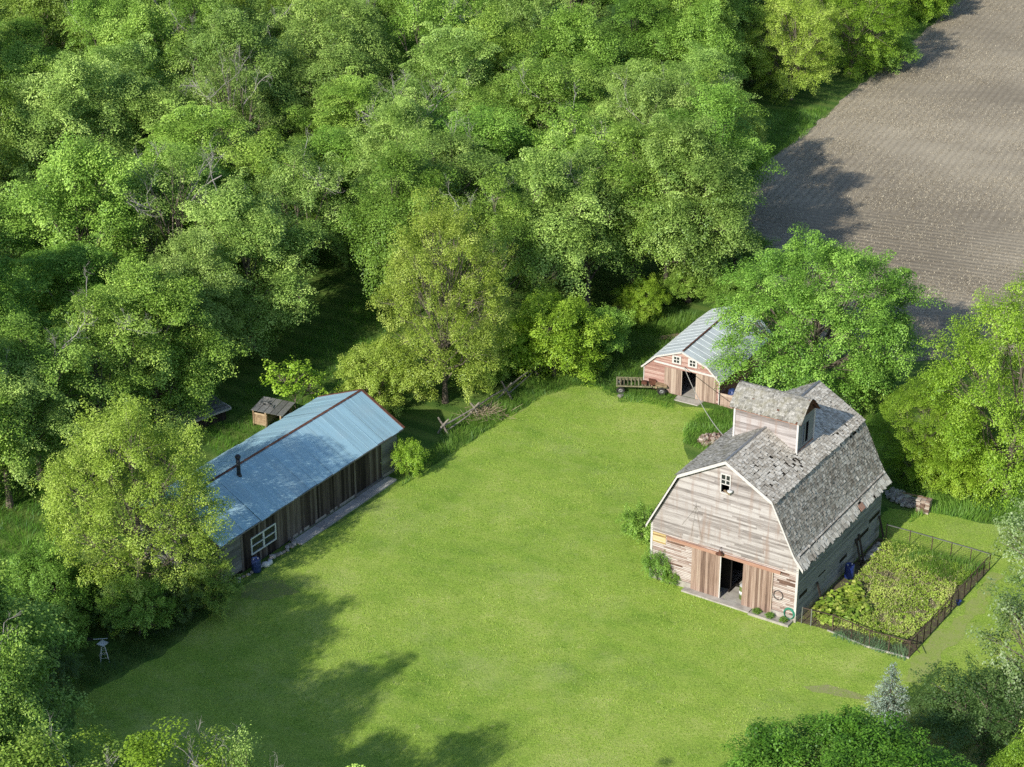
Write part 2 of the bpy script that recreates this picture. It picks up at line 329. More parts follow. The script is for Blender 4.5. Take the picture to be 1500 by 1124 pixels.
def field_mat():
    k = NT('tilled_field'); rot = (0, 0, math.radians(-65))
    v = k.coord('Object'); vr = k.coord('Object', (1, 1, 1), rot)
    big = k.noise(v, .045, 4, .6, .5); med = k.noise(k.coord('Object', (.16, 1.0, 1), rot), 1.1, 4, .7)
    str_ = k.noise(k.coord('Object', (.55, 1.0, 1), rot), 7.5, 3, .75); fl = k.noise(v, 4.2, 3, .8)
    w = k.n('ShaderNodeTexWave', wave_type='BANDS', bands_direction='Y', i_Vector=vr, i_Scale=.314/.76*1.0, i_Distortion=.15, i_Detail=2.0, i_Detail_Scale=1.2)
    w2 = k.n('ShaderNodeTexWave', wave_type='BANDS', bands_direction='Y', i_Vector=k.coord('Object', (1, 1, 1), (0, 0, math.radians(22))), i_Scale=.314/.8, i_Distortion=.3, i_Detail=2.0, i_Detail_Scale=1.2)
    # headland rows run the other way near the farmyard end
    tc = k.n('ShaderNodeTexCoord'); sx = k.n('ShaderNodeSeparateXYZ'); k.t.links.new(tc.outputs['Object'], sx.inputs[0])
    hl = k.g(k.math('ADD', k.math('MULTIPLY', k.math('ADD', sx.outputs['Y'], k.math('MULTIPLY', sx.outputs['X'], .4)), .004), k.math('MULTIPLY', big, .05)), .755, .775) 
    rows = k.mix(hl, w2.outputs[0], w.outputs[0])
    f = k.math('ADD', k.math('MULTIPLY', big, .38), k.math('ADD', k.math('MULTIPLY', med, .48), k.math('MULTIPLY', rows, .03)))
    c = k.ramp(f, [(.25, (.20, .17, .128)), (.46, (.32, .275, .208)), (.62, (.40, .345, .262)), (.80, (.52, .455, .34))])
    gate = k.g(k.math('ADD', k.math('MULTIPLY', big, .6), k.math('MULTIPLY', str_, .75)), .60, .84)
    c = k.mix(k.math('MULTIPLY', gate, .75), c, (.62, .54, .40))
    c = k.mix(k.math('MULTIPLY', k.ramp(rows, [(.0, (1, 1, 1)), (.5, (0, 0, 0))]), k.math('MULTIPLY', k.g(med, .35, .65), .32)), c, (.14, .11, .08))
    c = k.mix(k.math('MULTIPLY', k.g(fl, .60, .72), .45), c, (.085, .07, .06))
    return k.principled(c, .95, bump=k.math('ADD', rows, str_), bstr=.6, bdist=.06, spec=.05)
M['field'] = field_mat()

mb = MB(); mb.poly([(-900, -700, 0), (900, -700, 0), (900, 1500, 0), (-900, 1500, 0)], .5); tag(mb.build('meadow_ground', M['meadow']), kind='structure')
LAWN_PX = [(60, 1260), (105, 1110), (112, 1040), (140, 1010), (235, 962), (330, 880), (345, 865), (420, 815), (500, 765), (578, 712), (600, 700), (655, 668), (700, 640), (745, 610), (790, 583), (835, 566), (880, 566), (905, 578), (960, 584), (1000, 596), (1045, 600),
           (1012, 622), (1000, 645), (1010, 672), (1080, 690), (1060, 760), (1295, 800), (1290, 760), (1300, 742), (1362, 752), (1420, 762), (1470, 770), (1530, 762), (1640, 850), (1640, 1300), (700, 1420), (300, 1420)]
LAWN = rough_poly(GP(LAWN_PX), .4, .24)
sheet('lawn', LAWN, .008, M['lawn'])
FIELD = [G(1083, 262), G(1095, 255), G(1150, 218), G(1215, 165), G(1270, 118), G(1330, 68), G(1372, 30), G(1402, 0), (78, 300), (140, 420), (420, 420), (420, 150), (60, 128), G(1500, 520), G(1330, 530), G(1200, 520), G(1120, 440), G(1085, 380)]
sheet('ploughed_field', rough_poly(FIELD, .7, .3, 3), .012, M['field'])
sheet('dirt_patch', rough_poly(GP([(1175, 1006), (1212, 1004), (1250, 1012), (1290, 1026), (1285, 1032), (1235, 1024), (1190, 1014)]), .25, .2, 5), .016, M['dirt'])
sheet('worn_path', rough_poly(GP([(1340, 962), (1400, 895), (1452, 838), (1470, 842), (1440, 890), (1400, 940), (1360, 985), (1335, 1000)]), .3, .5, 6), .016, M['worn'])
sheet('dirt_patch', rough_poly(GP([(1330, 1075), (1400, 1060), (1460, 1090), (1450, 1140), (1360, 1130)]), .3, .35, 8), .016, M['dirt'])
sheet('dirt_patch', rough_poly(GP([(350, 860), (420, 850), (440, 868), (380, 885), (345, 880)]), .3, .45, 9), .016, M['mud'])

# ------------------------------------------------------------------ grass: blades standing in patches (nobody could count them)
def grass(name, polys, dens, h, w, mat, label, cat='grass', patch=2.2, lean=.45, seed=1, gap=.0, hole=None, base=0.0):
    if h > .2: dens, h, w = dens*1.7, h*.85, w*.68
    r = np.random.default_rng(seed); V = []; T = []
    for poly in polys:
        a = np.array(poly); lo, hi = a.min(0), a.max(0); n = int((hi-lo).prod()*dens)
        x = r.uniform(lo[0], hi[0], n); y = r.uniform(lo[1], hi[1], n); k = in_poly(x, y, poly)
        nz = vnoise(x, y, patch)*.65+vnoise(x, y, patch*.3)*.35
        k &= nz > gap
        if hole is not None: k &= ~in_poly(x, y, hole)
        x, y, nz = x[k], y[k], nz[k]; n = len(x)
        hh = h*(.35+.9*nz)*r.uniform(.6, 1.25, n); an = r.uniform(0, 2*np.pi, n); wd = w*r.uniform(.6, 1.3, n)
        la = vnoise(x+50, y, patch*1.4)*4*np.pi; ll = hh*lean*r.uniform(.3, 1.3, n)
        dx, dy = np.cos(an)*wd/2, np.sin(an)*wd/2
        tx = x+np.cos(la)*ll+r.normal(0, .08, n); ty = y+np.sin(la)*ll+r.normal(0, .08, n)
        z0 = np.full(n, base)
        P = np.stack([np.stack([x-dx, y-dy, z0], 1), np.stack([x+dx, y+dy, z0], 1), np.stack([tx, ty, base+hh], 1)], 1)
        V.append(P.reshape(-1, 3)); t = np.clip(.15+.55*nz+r.normal(0, .17, n), 0, 1); T.append(np.repeat(t, 3))
    V = np.concatenate(V); T = np.concatenate(T); F = np.arange(len(V)).reshape(-1, 3)
    o = link(name, mesh_np(name, V, F, [mat], T)); tag(o, label, cat, kind='stuff'); return o
VERGE = GP([(585, 715), (600, 690), (640, 655), (660, 610), (720, 590), (770, 560), (800, 540), (850, 520), (880, 490), (930, 470), (985, 455), (1045, 465), (1000, 500), (935, 540), (935, 590), (890, 580), (875, 568), (835, 568), (790, 585), (745, 612), (700, 642), (655, 670)])
grass('tall_grass', [VERGE], 60, .62, .055, LM['grass'], 'tall bright grass growing along the pole fence beside the lawn', seed=2, gap=.06)
grass('tall_grass', [GP([(1330, 768), (1362, 752), (1425, 764), (1500, 772), (1530, 750), (1500, 700), (1400, 670), (1360, 690)])], 70, .75, .055, LM['grass'], 'tall fresh grass under the yellow-green tree behind the brick stack', seed=3, gap=.1)
grass('tall_grass', [GP([(1000, 650), (1030, 660), (1072, 655), (1085, 625), (1062, 595), (1020, 610), (1000, 630)])], 90, .6, .05, LM['grass'], 'knee high dark grass around the rubble heap beside the big barn', seed=4)
grass('tall_grass', [GP([(905, 590), (950, 592), (985, 600), (990, 582), (945, 560), (905, 570)])], 80, .5, .05, LM['grass'], 'grass grown up around the wheels of the old wagon frame', seed=5)
grass('tall_grass', [GP([(1060, 165), (1215, 160), (1180, 200), (1090, 260), (1060, 270)])], 30, .7, .07, LM['grass'], 'sunlit tall grass in the gap at the field corner', seed=6)
grass('tall_grass', [GP([(1285, 105), (1330, 62), (1400, -5), (1370, -8), (1270, 90)])], 22, .7, .07, LM['grass'], 'strip of tall grass along the far field edge', seed=7)
grass('tall_grass', [GP([(290, 640), (320, 600), (420, 520), (530, 430), (580, 420), (590, 560), (540, 560), (440, 620), (330, 680)])], 26, .5, .06, LM['maple'], 'shaded rough grass in the clearing behind the long shed', seed=8, gap=.25)  # deep green blades: the clearing's shade is put into the grass colour
grass('tall_grass', [GP([(-60, 900), (-60, 720), (60, 690), (130, 690), (110, 760), (60, 840), (120, 900), (110, 1000), (0, 1010)])], 26, .65, .06, LM['maple'], 'rough grass and weeds left of the yellow-green tree', seed=9, gap=.15)  # darkened blades stand in for tree shade over this meadow
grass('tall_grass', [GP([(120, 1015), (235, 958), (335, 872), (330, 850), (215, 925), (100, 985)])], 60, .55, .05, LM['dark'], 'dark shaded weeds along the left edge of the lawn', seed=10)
grass('tall_grass', [GP([(1190, 640), (1290, 590), (1340, 620), (1370, 720), (1320, 720), (1290, 650)])], 30, .55, .06, LM['grass'], 'shaded grass behind the big barn', seed=11)
grass('lawn_grass', [LAWN], 75, .075, .06, LM['lawn'], 'short mown grass of the open yard', seed=12, patch=2.6, lean=.9, gap=.2)
def residue(poly, dens, seed):
    r = np.random.default_rng(seed); a = np.array(poly); lo = np.maximum(a.min(0), (18, 128)); hi = np.minimum(a.max(0), (72, 262)); n = int((hi-lo).prod()*dens)
    x = r.uniform(lo[0], hi[0], n); y = r.uniform(lo[1], hi[1], n); k = in_poly(x, y, poly) & (vnoise(x, y, 5)*.6+vnoise(x*.5, y, 1.2)*.4 > r.uniform(.25, .75, n)); x, y = x[k], y[k]; n = len(x)
    an = math.radians(65)+r.normal(0, .5, n); L = r.uniform(.06, .24, n)/2; w = r.uniform(.025, .055, n)/2; c, s = np.cos(an), np.sin(an); z = .02+r.uniform(0, .04, n); tl = r.normal(0, .025, n)
    P = np.stack([np.stack([x-c*L-s*w, y-s*L+c*w, z-tl], 1), np.stack([x-c*L+s*w, y-s*L-c*w, z-tl], 1), np.stack([x+c*L+s*w, y+s*L-c*w, z+tl], 1), np.stack([x+c*L-s*w, y+s*L+c*w, z+tl], 1)], 1).reshape(-1, 3)
    tag(link('crop_residue', mesh_np('crop_residue', P, np.arange(4*n).reshape(-1, 4), [LM['residue']], np.repeat(r.random(n), 4))), 'pale straw and stalk residue lying along the field rows', 'straw', kind='stuff')
residue(FIELD, 46, 14)
# ------------------------------------------------------------------ boards, shingles
def hboards(mb, urange, z0, z1, h, to3, openings=(), proud=.018, maxlen=3.6, gap=.006, miss=0.0, mi=0, seed=0, warp=.0):
    """lapped horizontal boards on a face; urange(z)->(u0,u1); to3(u,z,d)->xyz, d = how far proud"""
    r = np.random.default_rng(seed); z = z0
    while z < z1-1e-3:
        zt = min(z+h, z1); a0, a1 = urange(z+.001); b0, b1 = urange(zt-.001)
        segs = [(min(a0, b0), max(a1, b1))]
        for (o0, o1, oz0, oz1) in openings:
            if zt > oz0+.01 and z < oz1-.01:
                ns = []
                for s0, s1 in segs:
                    if o0 > s0: ns.append((s0, min(s1, o0)))
                    if o1 < s1: ns.append((max(s0, o1), s1))
                segs = [s for s in ns if s[1]-s[0] > .02]
        for s0, s1 in segs:
            u = s0
            while u < s1-.02:
                e = min(s1, u+r.uniform(.45, 1)*maxlen)
                if s1-e < .4: e = s1
                if r.random() >= miss:
                    lo = lambda q: max(q, a0); 
                    ul, ur = max(u, a0), min(e, a1); tl, tr = max(u, b0), min(e, b1)
                    if ur-ul > .01 and tr-tl > .001 or ur-ul > .01:
                        tl, tr = (tl, tr) if tr > tl else ((tl+tr)/2,)*2
                        w1, w2 = r.normal(0, warp, 2)
                        g = gap
                        P = [to3(ul, z+g+w1, proud+.004), to3(ur-.006, z+g+w2, proud+.004), to3(tr-.006, zt, .003), to3(tl, zt, .003)]
                        Q = [to3(ul, z+g+w1, 0), to3(ur-.006, z+g+w2, 0)]
                        t = r.random(); mb.poly(P, t, mi); mb.poly([Q[0], Q[1], P[1], P[0]], t*.5, mi)
                u = e
        z += h
def vboards(mb, u0, u1, z0, z1, w, to3, openings=(), proud=.02, mi=0, seed=0, gap=.01, jag=.0):
    r = np.random.default_rng(seed); u = u0
    while u < u1-.02:
        ww = min(w*r.uniform(.7, 1.3), u1-u)
        if u1-(u+ww) < .05: ww = u1-u
        za = [(z0+abs(r.normal(0, jag)), z1(u+ww/2) if callable(z1) else z1)]
        for (o0, o1, oz0, oz1) in openings:
            if u+ww > o0+.02 and u < o1-.02:
                za = [x for x in ((za[0][0], oz0), (oz1, za[-1][1])) if x[1]-x[0] > .03]
        d = proud*r.uniform(.5, 1.2); t = r.random()
        for a, b in za:
            p = [to3(u, a, 0), to3(u+ww-gap, a, 0), to3(u+ww-gap, a, d), to3(u, a, d), to3(u, b, 0), to3(u+ww-gap, b, 0), to3(u+ww-gap, b, d), to3(u, b, d)]
            mb.hexa(p, t, mi)
        u += ww
def shingles(mb, P, A, B, nrm, e=.16, wid=(.09, .24), thick=.022, miss=None, seed=0, skew=.02, mi=0, amin=lambda b: 0, amax=None):
    """courses from the eave point P: A along the eave (full vector), B up the slope (full vector)"""
    r = np.random.default_rng(seed); P, A, B, nrm = (np.array(x, float) for x in (P, A, B, nrm)); LA, LB = np.linalg.norm(A), np.linalg.norm(B); a, b = A/LA, B/LB
    nrow = int(LB/e)+1
    for i in range(nrow):
        s = i*e; u = amin(s)-r.uniform(0, .1); end = amax(s) if amax else LA
        rowt = r.normal(0, .06)
        while u < end:
            w = r.uniform(*wid); x0, x1 = max(u, amin(s)), min(u+w-.008, end); u += w
            if x1-x0 < .03: continue
            if miss is not None and r.random() < miss(x0, s): continue
            L = min(e*1.75, LB-s+.02); lift = thick*(1+abs(r.normal(0, .5))); d = r.normal(0, skew*.6, 2); sl = s+r.normal(0, skew*.7)-.01
            q = [P+a*x0+b*(sl+d[0])+nrm*lift, P+a*x1+b*(sl+d[1])+nrm*lift*r.uniform(.8, 1.2), P+a*x1+b*(s+L)+nrm*.004, P+a*x0+b*(s+L)+nrm*.004]
            t = float(np.clip(r.beta(2.2, 2.2)+rowt, 0, 1)); mb.poly(q, t, mi)
            mb.poly([q[0]-nrm*lift, q[1]-nrm*lift, q[1], q[0]], t*.35, mi)
def ring(mb, c, ax1, ax2, R, r, n=20, tint=None, mi=0):
    c, ax1, ax2 = Vector(c), Vector(ax1), Vector(ax2)
    mb.tube([c+ax1*math.cos(t)*R+ax2*math.sin(t)*R for t in np.linspace(0, 2*math.pi, n+1)], r, 5, tint, mi)

# ------------------------------------------------------------------ the big gambrel barn
BX, BY, BT = 17.05, 102.97, -.57
W, L = 10.0, 12.46
barn = empty('gambrel_barn', (BX, BY, 0), BT, 'large weathered white gambrel barn with a shingled roof and a wooden cupola', 'barn')
mU = -W/2
PROF = [(5.42, 3.93), (4.80, 4.66), (3.15, 7.88), (0, 9.69)]      # half profile of the roof: eave, kick, knee, ridge
PROF_L = [(5.20, 3.85), (3.15, 7.88), (0, 9.69)]                    # the left side has no kick
def half_at(z):
    if z <= 3.99: return 5.0
    pts = [(5.0, 3.99), (4.72, 4.62), (3.02, 7.83), (0, 9.58)]
    for (w0, z0), (w1, z1) in zip(pts, pts[1:]):
        if z <= z1: return w0+(w1-w0)*(z-z0)/(z1-z0)
    return 0
ur = lambda z: (mU-half_at(z), mU+half_at(z))
front = lambda u, z, d: (u, -d, z)
DOOR = (-5.12, -3.56, 0, 3.1)
WIN = (-5.33, -4.78, 7.42, 8.62)
# front: sheathing, upper siding, lower slats
mb = MB()
def gable_sheet(mb, y, openings, mi=0, tint=.5):
    zs = sorted({.0, 3.99, 4.62, 7.83, 9.58, *[o[2] for o in openings], *[o[3] for o in openings]})
    for z0, z1 in zip(zs, zs[1:]):
        a0, a1 = ur(z0+1e-4); b0, b1 = ur(z1-1e-4); segs = [(a0, a1, b0, b1)]
        for o in openings:
            if o[2] <= z0+1e-6 and o[3] >= z1-1e-6:
                segs = [(a0, o[0], b0, o[0]), (o[1], a1, o[1], b1)]
        for s in segs: mb.poly([(s[0], y, z0), (s[1], y, z0), (s[3], y, z1), (s[2], y, z1)], tint, mi)
gable_sheet(mb, .012, [DOOR, WIN])
hboards(mb, ur, 3.42, 9.58, .125, lambda u, z, d: (u, -d-.045, z), [WIN], .02, 4.2, .004, .0, 1, 11)
for k in range(26):   # under-edge of the flared upper siding
    pass
mb.poly([(-10, -.065, 3.42), (0, -.065, 3.42), (0, 0, 3.42), (-10, 0, 3.42)], .2, 1)
lowopen = [(-5.12, -3.56, 0, 3.1)]
hboards(mb, lambda z: (-10, 0), .42, 3.42, .115, front, lowopen, .016, 1.7, .032, .05, 2, 12, .008)
hboards(mb, lambda z: (-9.97, -8.95), 2.6, 3.3, .115, lambda u, z, d: (u, -d-.022, z), [], .016, 1.2, .02, .1, 3, 13)
fw = mb.build('front_wall', [M['barn_slats_back'], M['barn_siding'], M['barn_slats'], M['ochre_slats']], barn)
mb = MB(); mb.bx(-10.02, 0.02, -.06, .2, 0, .4); 
mb.v, mb.f, mb.t, mb.mi = [], [], [], []
mb.bx(-10.03, -5.12, -.05, .2, 0, .42, .5); mb.bx(-3.56, .03, -.05, .2, 0, .42, .5)
mb.bx(-.2, .035, .2, L, 0, .4, .4); mb.bx(-10.035, -9.8, .2, L, 0, .4, .4); mb.bx(-9.8, -.2, L-.2, L+.03, 0, .4, .4)
mb.build('foundation', M['concrete'], barn)
mb = MB(); gable_sheet(mb, L-.012, []); hboards(mb, ur, .4, 9.58, .13, lambda u, z, d: (u, L+d, z), [], .02, 4, .004, .01, 1, 14)
mb.build('rear_wall', [M['barn_slats_back'], M['barn_siding']], barn)
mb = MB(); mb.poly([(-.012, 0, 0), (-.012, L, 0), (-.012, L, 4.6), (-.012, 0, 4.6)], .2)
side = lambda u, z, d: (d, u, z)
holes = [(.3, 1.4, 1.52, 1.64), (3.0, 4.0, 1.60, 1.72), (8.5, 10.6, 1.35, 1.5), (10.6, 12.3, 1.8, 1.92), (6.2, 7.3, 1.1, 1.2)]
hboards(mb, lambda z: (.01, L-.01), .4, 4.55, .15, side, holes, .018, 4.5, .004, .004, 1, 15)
mb.build('side_wall', [M['inner_shade'], M['barn_side']], barn)
mb = MB(); mb.poly([(-9.988, 0, 0), (-9.988, L, 0), (-9.988, L, 4.6), (-9.988, 0, 4.6)], .2)
hboards(mb, lambda z: (.01, L-.01), .4, 4.55, .15, lambda u, z, d: (-10-d, u, z), [], .018, 4.5, .004, .0, 1, 16)
mb.build('side_wall', [M['inner_shade'], M['barn_side']], barn)
# corner boards
for x, nm in ((-.06, 'corner_board'), (-9.94, 'corner_board')):
    mb = MB(); mb.bx(x-.075, x+.075, -.062, -.001, .42, 3.98, .8); mb.build(nm, M['white_trim'], barn)
# roof
OV = .35; y0, y1 = -OV, L+OV
def roofside(sg, seed):
    mb = MB()
    P = [(mU+sg*w, z) for w, z in (PROF if sg > 0 else PROF_L)]
    for i in range(3 if sg > 0 else 2):
        (x0, z0), (x1, z1) = P[i], P[i+1]
        if sg < 0: i += 1
        n = np.array([sg*(z1-z0), 0, abs(x0-x1)]); n /= np.linalg.norm(n)
        o = n*-.03
        mb.poly([(x0+o[0], y0+.02, z0+o[2]), (x0+o[0], y1-.02, z0+o[2]), (x1+o[0], y1-.02, z1+o[2]), (x1+o[0], y0+.02, z1+o[2])], .1, 0)
        ex = 0
        p0 = np.array([x0, y0, z0]); B = np.array([x1-x0, 0, z1-z0]); lb = np.linalg.norm(B)
        if i == 2:  # the upper slope hangs a little over the knee
            p0 = p0-B/lb*.2; B = B+B/lb*.2
        p0 = p0+n*.012
        if sg > 0:
            if i == 2:
                def miss(a, s):
                    m = .022
                    d = math.hypot((a-OV-3.7)/1.5, (s-.85)/.75)
                    if d < 1: m = max(m, .62*(1-d*d))
                    d2 = math.hypot((a-OV-2.6)/2.6, (s-1.5)/1.2)
                    if d2 < 1: m = max(m, .20)
                    if 8.7 < a-OV < 11.4 and .35 < s < .66: m = max(m, .42)
                    return m
            elif i == 1:
                def miss(a, s):
                    m = .012
                    if 10.2 < a-OV < 12.2 and lb-.66 < s < lb-.36: m = .7
                    if 6 < a-OV < 10.4 and lb-.9 < s < lb-.7: m = .22
                    if a-OV > 4 and (vnoise(a*.5, s*6, 1) > .74): m = max(m, .2)
                    return m
            else:
                miss = lambda a, s: .55 if (8.3 < a < 9.1 and s < .45) else .03
        else:
            miss = lambda a, s: .25 if vnoise(a+5, s*3, 1.1) > .8 else .015
        shingles(mb, p0, (0, y1-y0, 0), B, n, .18 if i else .33, (.10, .26) if i else (.12, .3), .034 if i else .036, miss, seed+i, .028 if i else .06, 1 if i == 1 else 2)
    return mb
for sg, sd in ((1, 20), (-1, 30)):
    roofside(sg, sd).build('roof_slope', [M['sheathing'], M['shingle'], M['shingle_light'] if sg > 0 else M['mossy']], barn)
# exposed red sheathing where shingles fell at the eave
mb = MB(); mb.box((.32, 8.35, 4.17), (.42, .62, .03), 0, .6, tilt=(0, math.radians(48))); mb.build('bare_sheathing_board', M['rail_red'], barn)
mb = MB(); mb.beam((mU, y0, 9.735), (mU, 5.1, 9.735), .14, .05); mb.beam((mU, 7.3, 9.735), (mU, y1, 9.735), .16, .05, .2); mb.build('ridge_cap', M['steel'], barn)
def barge(y, yo):
    for sg in (-1, 1):
        mb = MB(); P = [(mU+sg*w, z) for w, z in (PROF if sg > 0 else PROF_L)]
        for (x0, z0), (x1, z1) in zip(P, P[1:]):
            mb.hexa([(x0, y, z0-.2), (x1, y, z1-.2), (x1, y+yo, z1-.2), (x0, y+yo, z0-.2), (x0, y, z0+.012), (x1, y, z1+.012), (x1, y+yo, z1+.012), (x0, y+yo, z0+.012)] if sg > 0 else
                    [(x1, y, z1-.2), (x0, y, z0-.2), (x0, y+yo, z0-.2), (x1, y+yo, z1-.2), (x1, y, z1+.012), (x0, y, z0+.012), (x0, y+yo, z0+.012), (x1, y+yo, z1+.012)], .75)
        mb.build('barge_board', M['white_trim'], barn)
        mb = MB()   # soffit, dark red-brown, from barge to wall
        for (x0, z0), (x1, z1) in zip(P, P[1:]):
            q = [(x0, y+yo*.5, z0-.1), (x1, y+yo*.5, z1-.1), (x1, 0 if y < 1 else L, z1-.1), (x0, 0 if y < 1 else L, z0-.1)]
            mb.poly(q if sg > 0 else q[::-1], .3)
        mb.build('soffit', M['barn_slats_back'], barn)
barge(y0-.045, .05); barge(y1-.005, .05)
# doors on their rail
mb = MB(); mb.hexa([(-8.85, -.14, 3.07), (-1.12, -.14, 3.03), (-1.12, -.05, 3.03), (-8.85, -.05, 3.07), (-8.85, -.14, 3.28), (-1.12, -.14, 3.24), (-1.12, -.05, 3.24), (-8.85, -.05, 3.28)], .6)
mb.build('door_rail', M['rail_red'], barn)
for u0, u1, sd in ((-7.1, -5.08, 41), (-3.6, -1.6, 42)):
    mb = MB(); vboards(mb, u0, u1, .08, 3.1, .15, lambda u, z, d: (u, -.062-d, z), (), .02, 0, sd, .006, .012)
    d = mb.build('sliding_door', M['door'], barn)
    mb = MB(); e = u1 if u0 < -6 else u1
    mb.bx(e-.07, e, -.105, -.085, .1, 3.08, .8); mb.build('edge_strip', M['white_trim'] if u0 < -6 else M['tan_door'], d)
mb = MB(); mb.poly([(-9.8, .2, .05), (-.2, .2, .05), (-.2, L-.2, .05), (-9.8, L-.2, .05)], .6); mb.bx(-5.1, -3.57, -.04, .22, .0, .055, .7); mb.build('floor', M['concrete'], barn)
mb = MB(); mb.bx(-5.0, -4.9, .9, 6, .05, .22, .3); mb.bx(-5.0, -3.1, 1.75, 1.9, .05, .2, .3); mb.bx(-7.5, -4.95, 1.2, 1.3, .05, 2.4, .2); mb.bx(-7, -5.0, 3.6, 3.8, .05, 2.9, .1); mb.build('stall_partition', M['inner_shade'], barn)
# loft window
win = MB()
u0, u1, z0, z1 = WIN
for a, b, c, d in ((u0-.07, u0, z0-.05, z1+.09), (u1, u1+.07, z0-.05, z1+.09), (u0, u1, z1, z1+.09), (u0, u1, z0-.07, z0)): win.bx(a, b, -.12, -.02, c, d, .8)
zm = z0+.55
for a, b, c, d in ((u0, u1, zm-.02, zm+.04), (u0+.24, u0+.31, zm, z1), (u0, u1, zm+.28, zm+.33)): win.bx(a, b, -.085, -.05, c, d, .8)
w = win.build('window', M['white_trim'], barn)
mb = MB(); mb.bx(u0, u1, -.06, -.045, zm, z1, .4); mb.build('pane', M['glass'], w)
mb = MB(); mb.beam((u0+.1, .15, z0+.03), (u1+.1, -.3, z0+.1), .1, .06, .6); mb.build('sill_board', M['tan_wood'], w)
mb = MB(); mb.lathe([(.02, 0), (.1, .02), (.16, .1), (.17, .16), (.05, .17)], (u1+.12, -.26, z0+.18), 14, .8); mb.tube([(u1+.12, -.26, z0+.2), (u1+.22, -.08, z0+.35)], .025, 6, .1); mb.build('floodlight', M['white_plastic'], barn, True)
# door lamp
mb = MB(); mb.lathe([(.03, .22), (.05, .2), (.09, .12), (.24, .02), (.25, 0)], (-5.11, -.32, 3.32), 16, .3); mb.tube([(-5.11, -.32, 3.5), (-5.11, -.32, 3.62), (-5.11, -.2, 3.7), (-5.11, -.04, 3.66)], .018, 6, .2); mb.build('door_lamp', M['rust'], barn, True)
mb = MB(); mb.lathe([(.01, 0), (.07, .02), (.09, .1), (.06, .18), (.02, .22)], (-4.4, 1.1, 2.72), 12, .9); mb.tube([(-4.4, 1.1, 2.9), (-4.4, 1.1, 4.4)], .008, 4, .1); mb.build('hanging_bulb', M['white_plastic'], barn, True)
# thin wire figure left on the gable
mb = MB()
for q in ((-7.87, 4.38), (-7.2, 3.75), (-6.45, 3.69)): mb.tube([(-6.96, -.09, 5.85), (q[0], -.085, q[1])], .006, 4, .9)
for k in range(5):
    t = k*2*math.pi/5; mb.tube([(-6.96, -.09, 5.93), (-6.96+.22*math.sin(t), -.09, 5.93+.22*math.cos(t))], .010, 4, .2)
mb.build('wire_ornament', M['grey_wood'], barn)
# cupola across the ridge
C0, C1, V0, V1, CE = -7.12, -2.86, 5.0, 7.3, 10.62
def roof_z(u): 
    d = abs(u-mU); return 9.69-(9.69-7.88)*d/3.15
mb = MB()
for v, s in ((V0, 1), (V1, -1)):
    to = (lambda u, z, d: (u, V0-d, z)) if s > 0 else (lambda u, z, d: (u, V1+d, z))
    z = 8.3
    pts = [(C0, roof_z(C0)-.1), (mU, 9.6), (C1, roof_z(C1)-.1), (C1, CE), (C0, CE)]
    mb.poly([to(a, b, -.012) for a, b in pts], .3, 0)
    def rng_u(z, a=C0, b=C1):
        return (a, b)
    # boards above the roof line: two wedges
    zz = 8.35
    r = np.random.default_rng(50+s)
    while zz < CE-.01:
        zt = min(zz+.14, CE)
        if zz >= 9.62: segs = [(C0, C1, C0, C1)]
        else:
            h = lambda q: mU-max(0, (9.69-q))*3.15/1.81
            g_ = lambda q: mU+max(0, (9.69-q))*3.15/1.81
            segs = [(C0, max(C0, h(zz)), C0, max(C0, h(zt))), (min(C1, g_(zz)), C1, min(C1, g_(zt)), C1)]
        for a0, a1, b0, b1 in segs:
            if max(a1-a0, b1-b0) < .03: continue
            t = r.random(); mb.poly([to(a0, zz+.004, .022), to(a1, zz+.004, .022), to(b1, zt, .004), to(b0, zt, .004)], t, 1); mb.poly([to(a0, zz+.004, 0), to(a1, zz+.004, 0), to(a1, zz+.004, .022), to(a0, zz+.004, .022)], t*.5, 1)
        zz += .14
VM = (V0+V1)/2
def cup_prof(k):   # bowed roof of the cupola, half span
    return [(1.36, CE-.08), (1.03, CE+.28), (.62, CE+.71), (.26, CE+1.00), (0, CE+1.10)]
for u, s in ((C1, 1), (C0, -1)):
    for a, b in ((V0, V0+.62), (V1-.72, V1)):
        mb.poly([(u, a, 8.2), (u, b, 8.2), (u, b, CE), (u, a, CE)], .5, 2)
    mb.poly([(u, V0+.62, 10.1), (u, V1-.72, 10.1), (u, V1-.72, CE), (u, V0+.62, CE)], .5, 2)
    mb.poly([(u, V0+.62, 8.2), (u, V1-.72, 8.2), (u, V1-.72, 8.75), (u, V0+.62, 8.75)], .5, 2)
    pr = cup_prof(0); pts = [(u, VM-w, z) for w, z in pr]+[(u, VM+w, z) for w, z in pr[::-1][1:]]
    mb.poly([(u, V0, CE), *[(u, VM-w*.86, z-.04) for w, z in pr[1:]], *[(u, VM+w*.86, z-.04) for w, z in pr[::-1][1:-1]], (u, V1, CE)], .2, 3)
cup = mb.build('cupola', [M['inner_shade'], M['barn_siding'], M['barn_side'], M['rust']], barn)
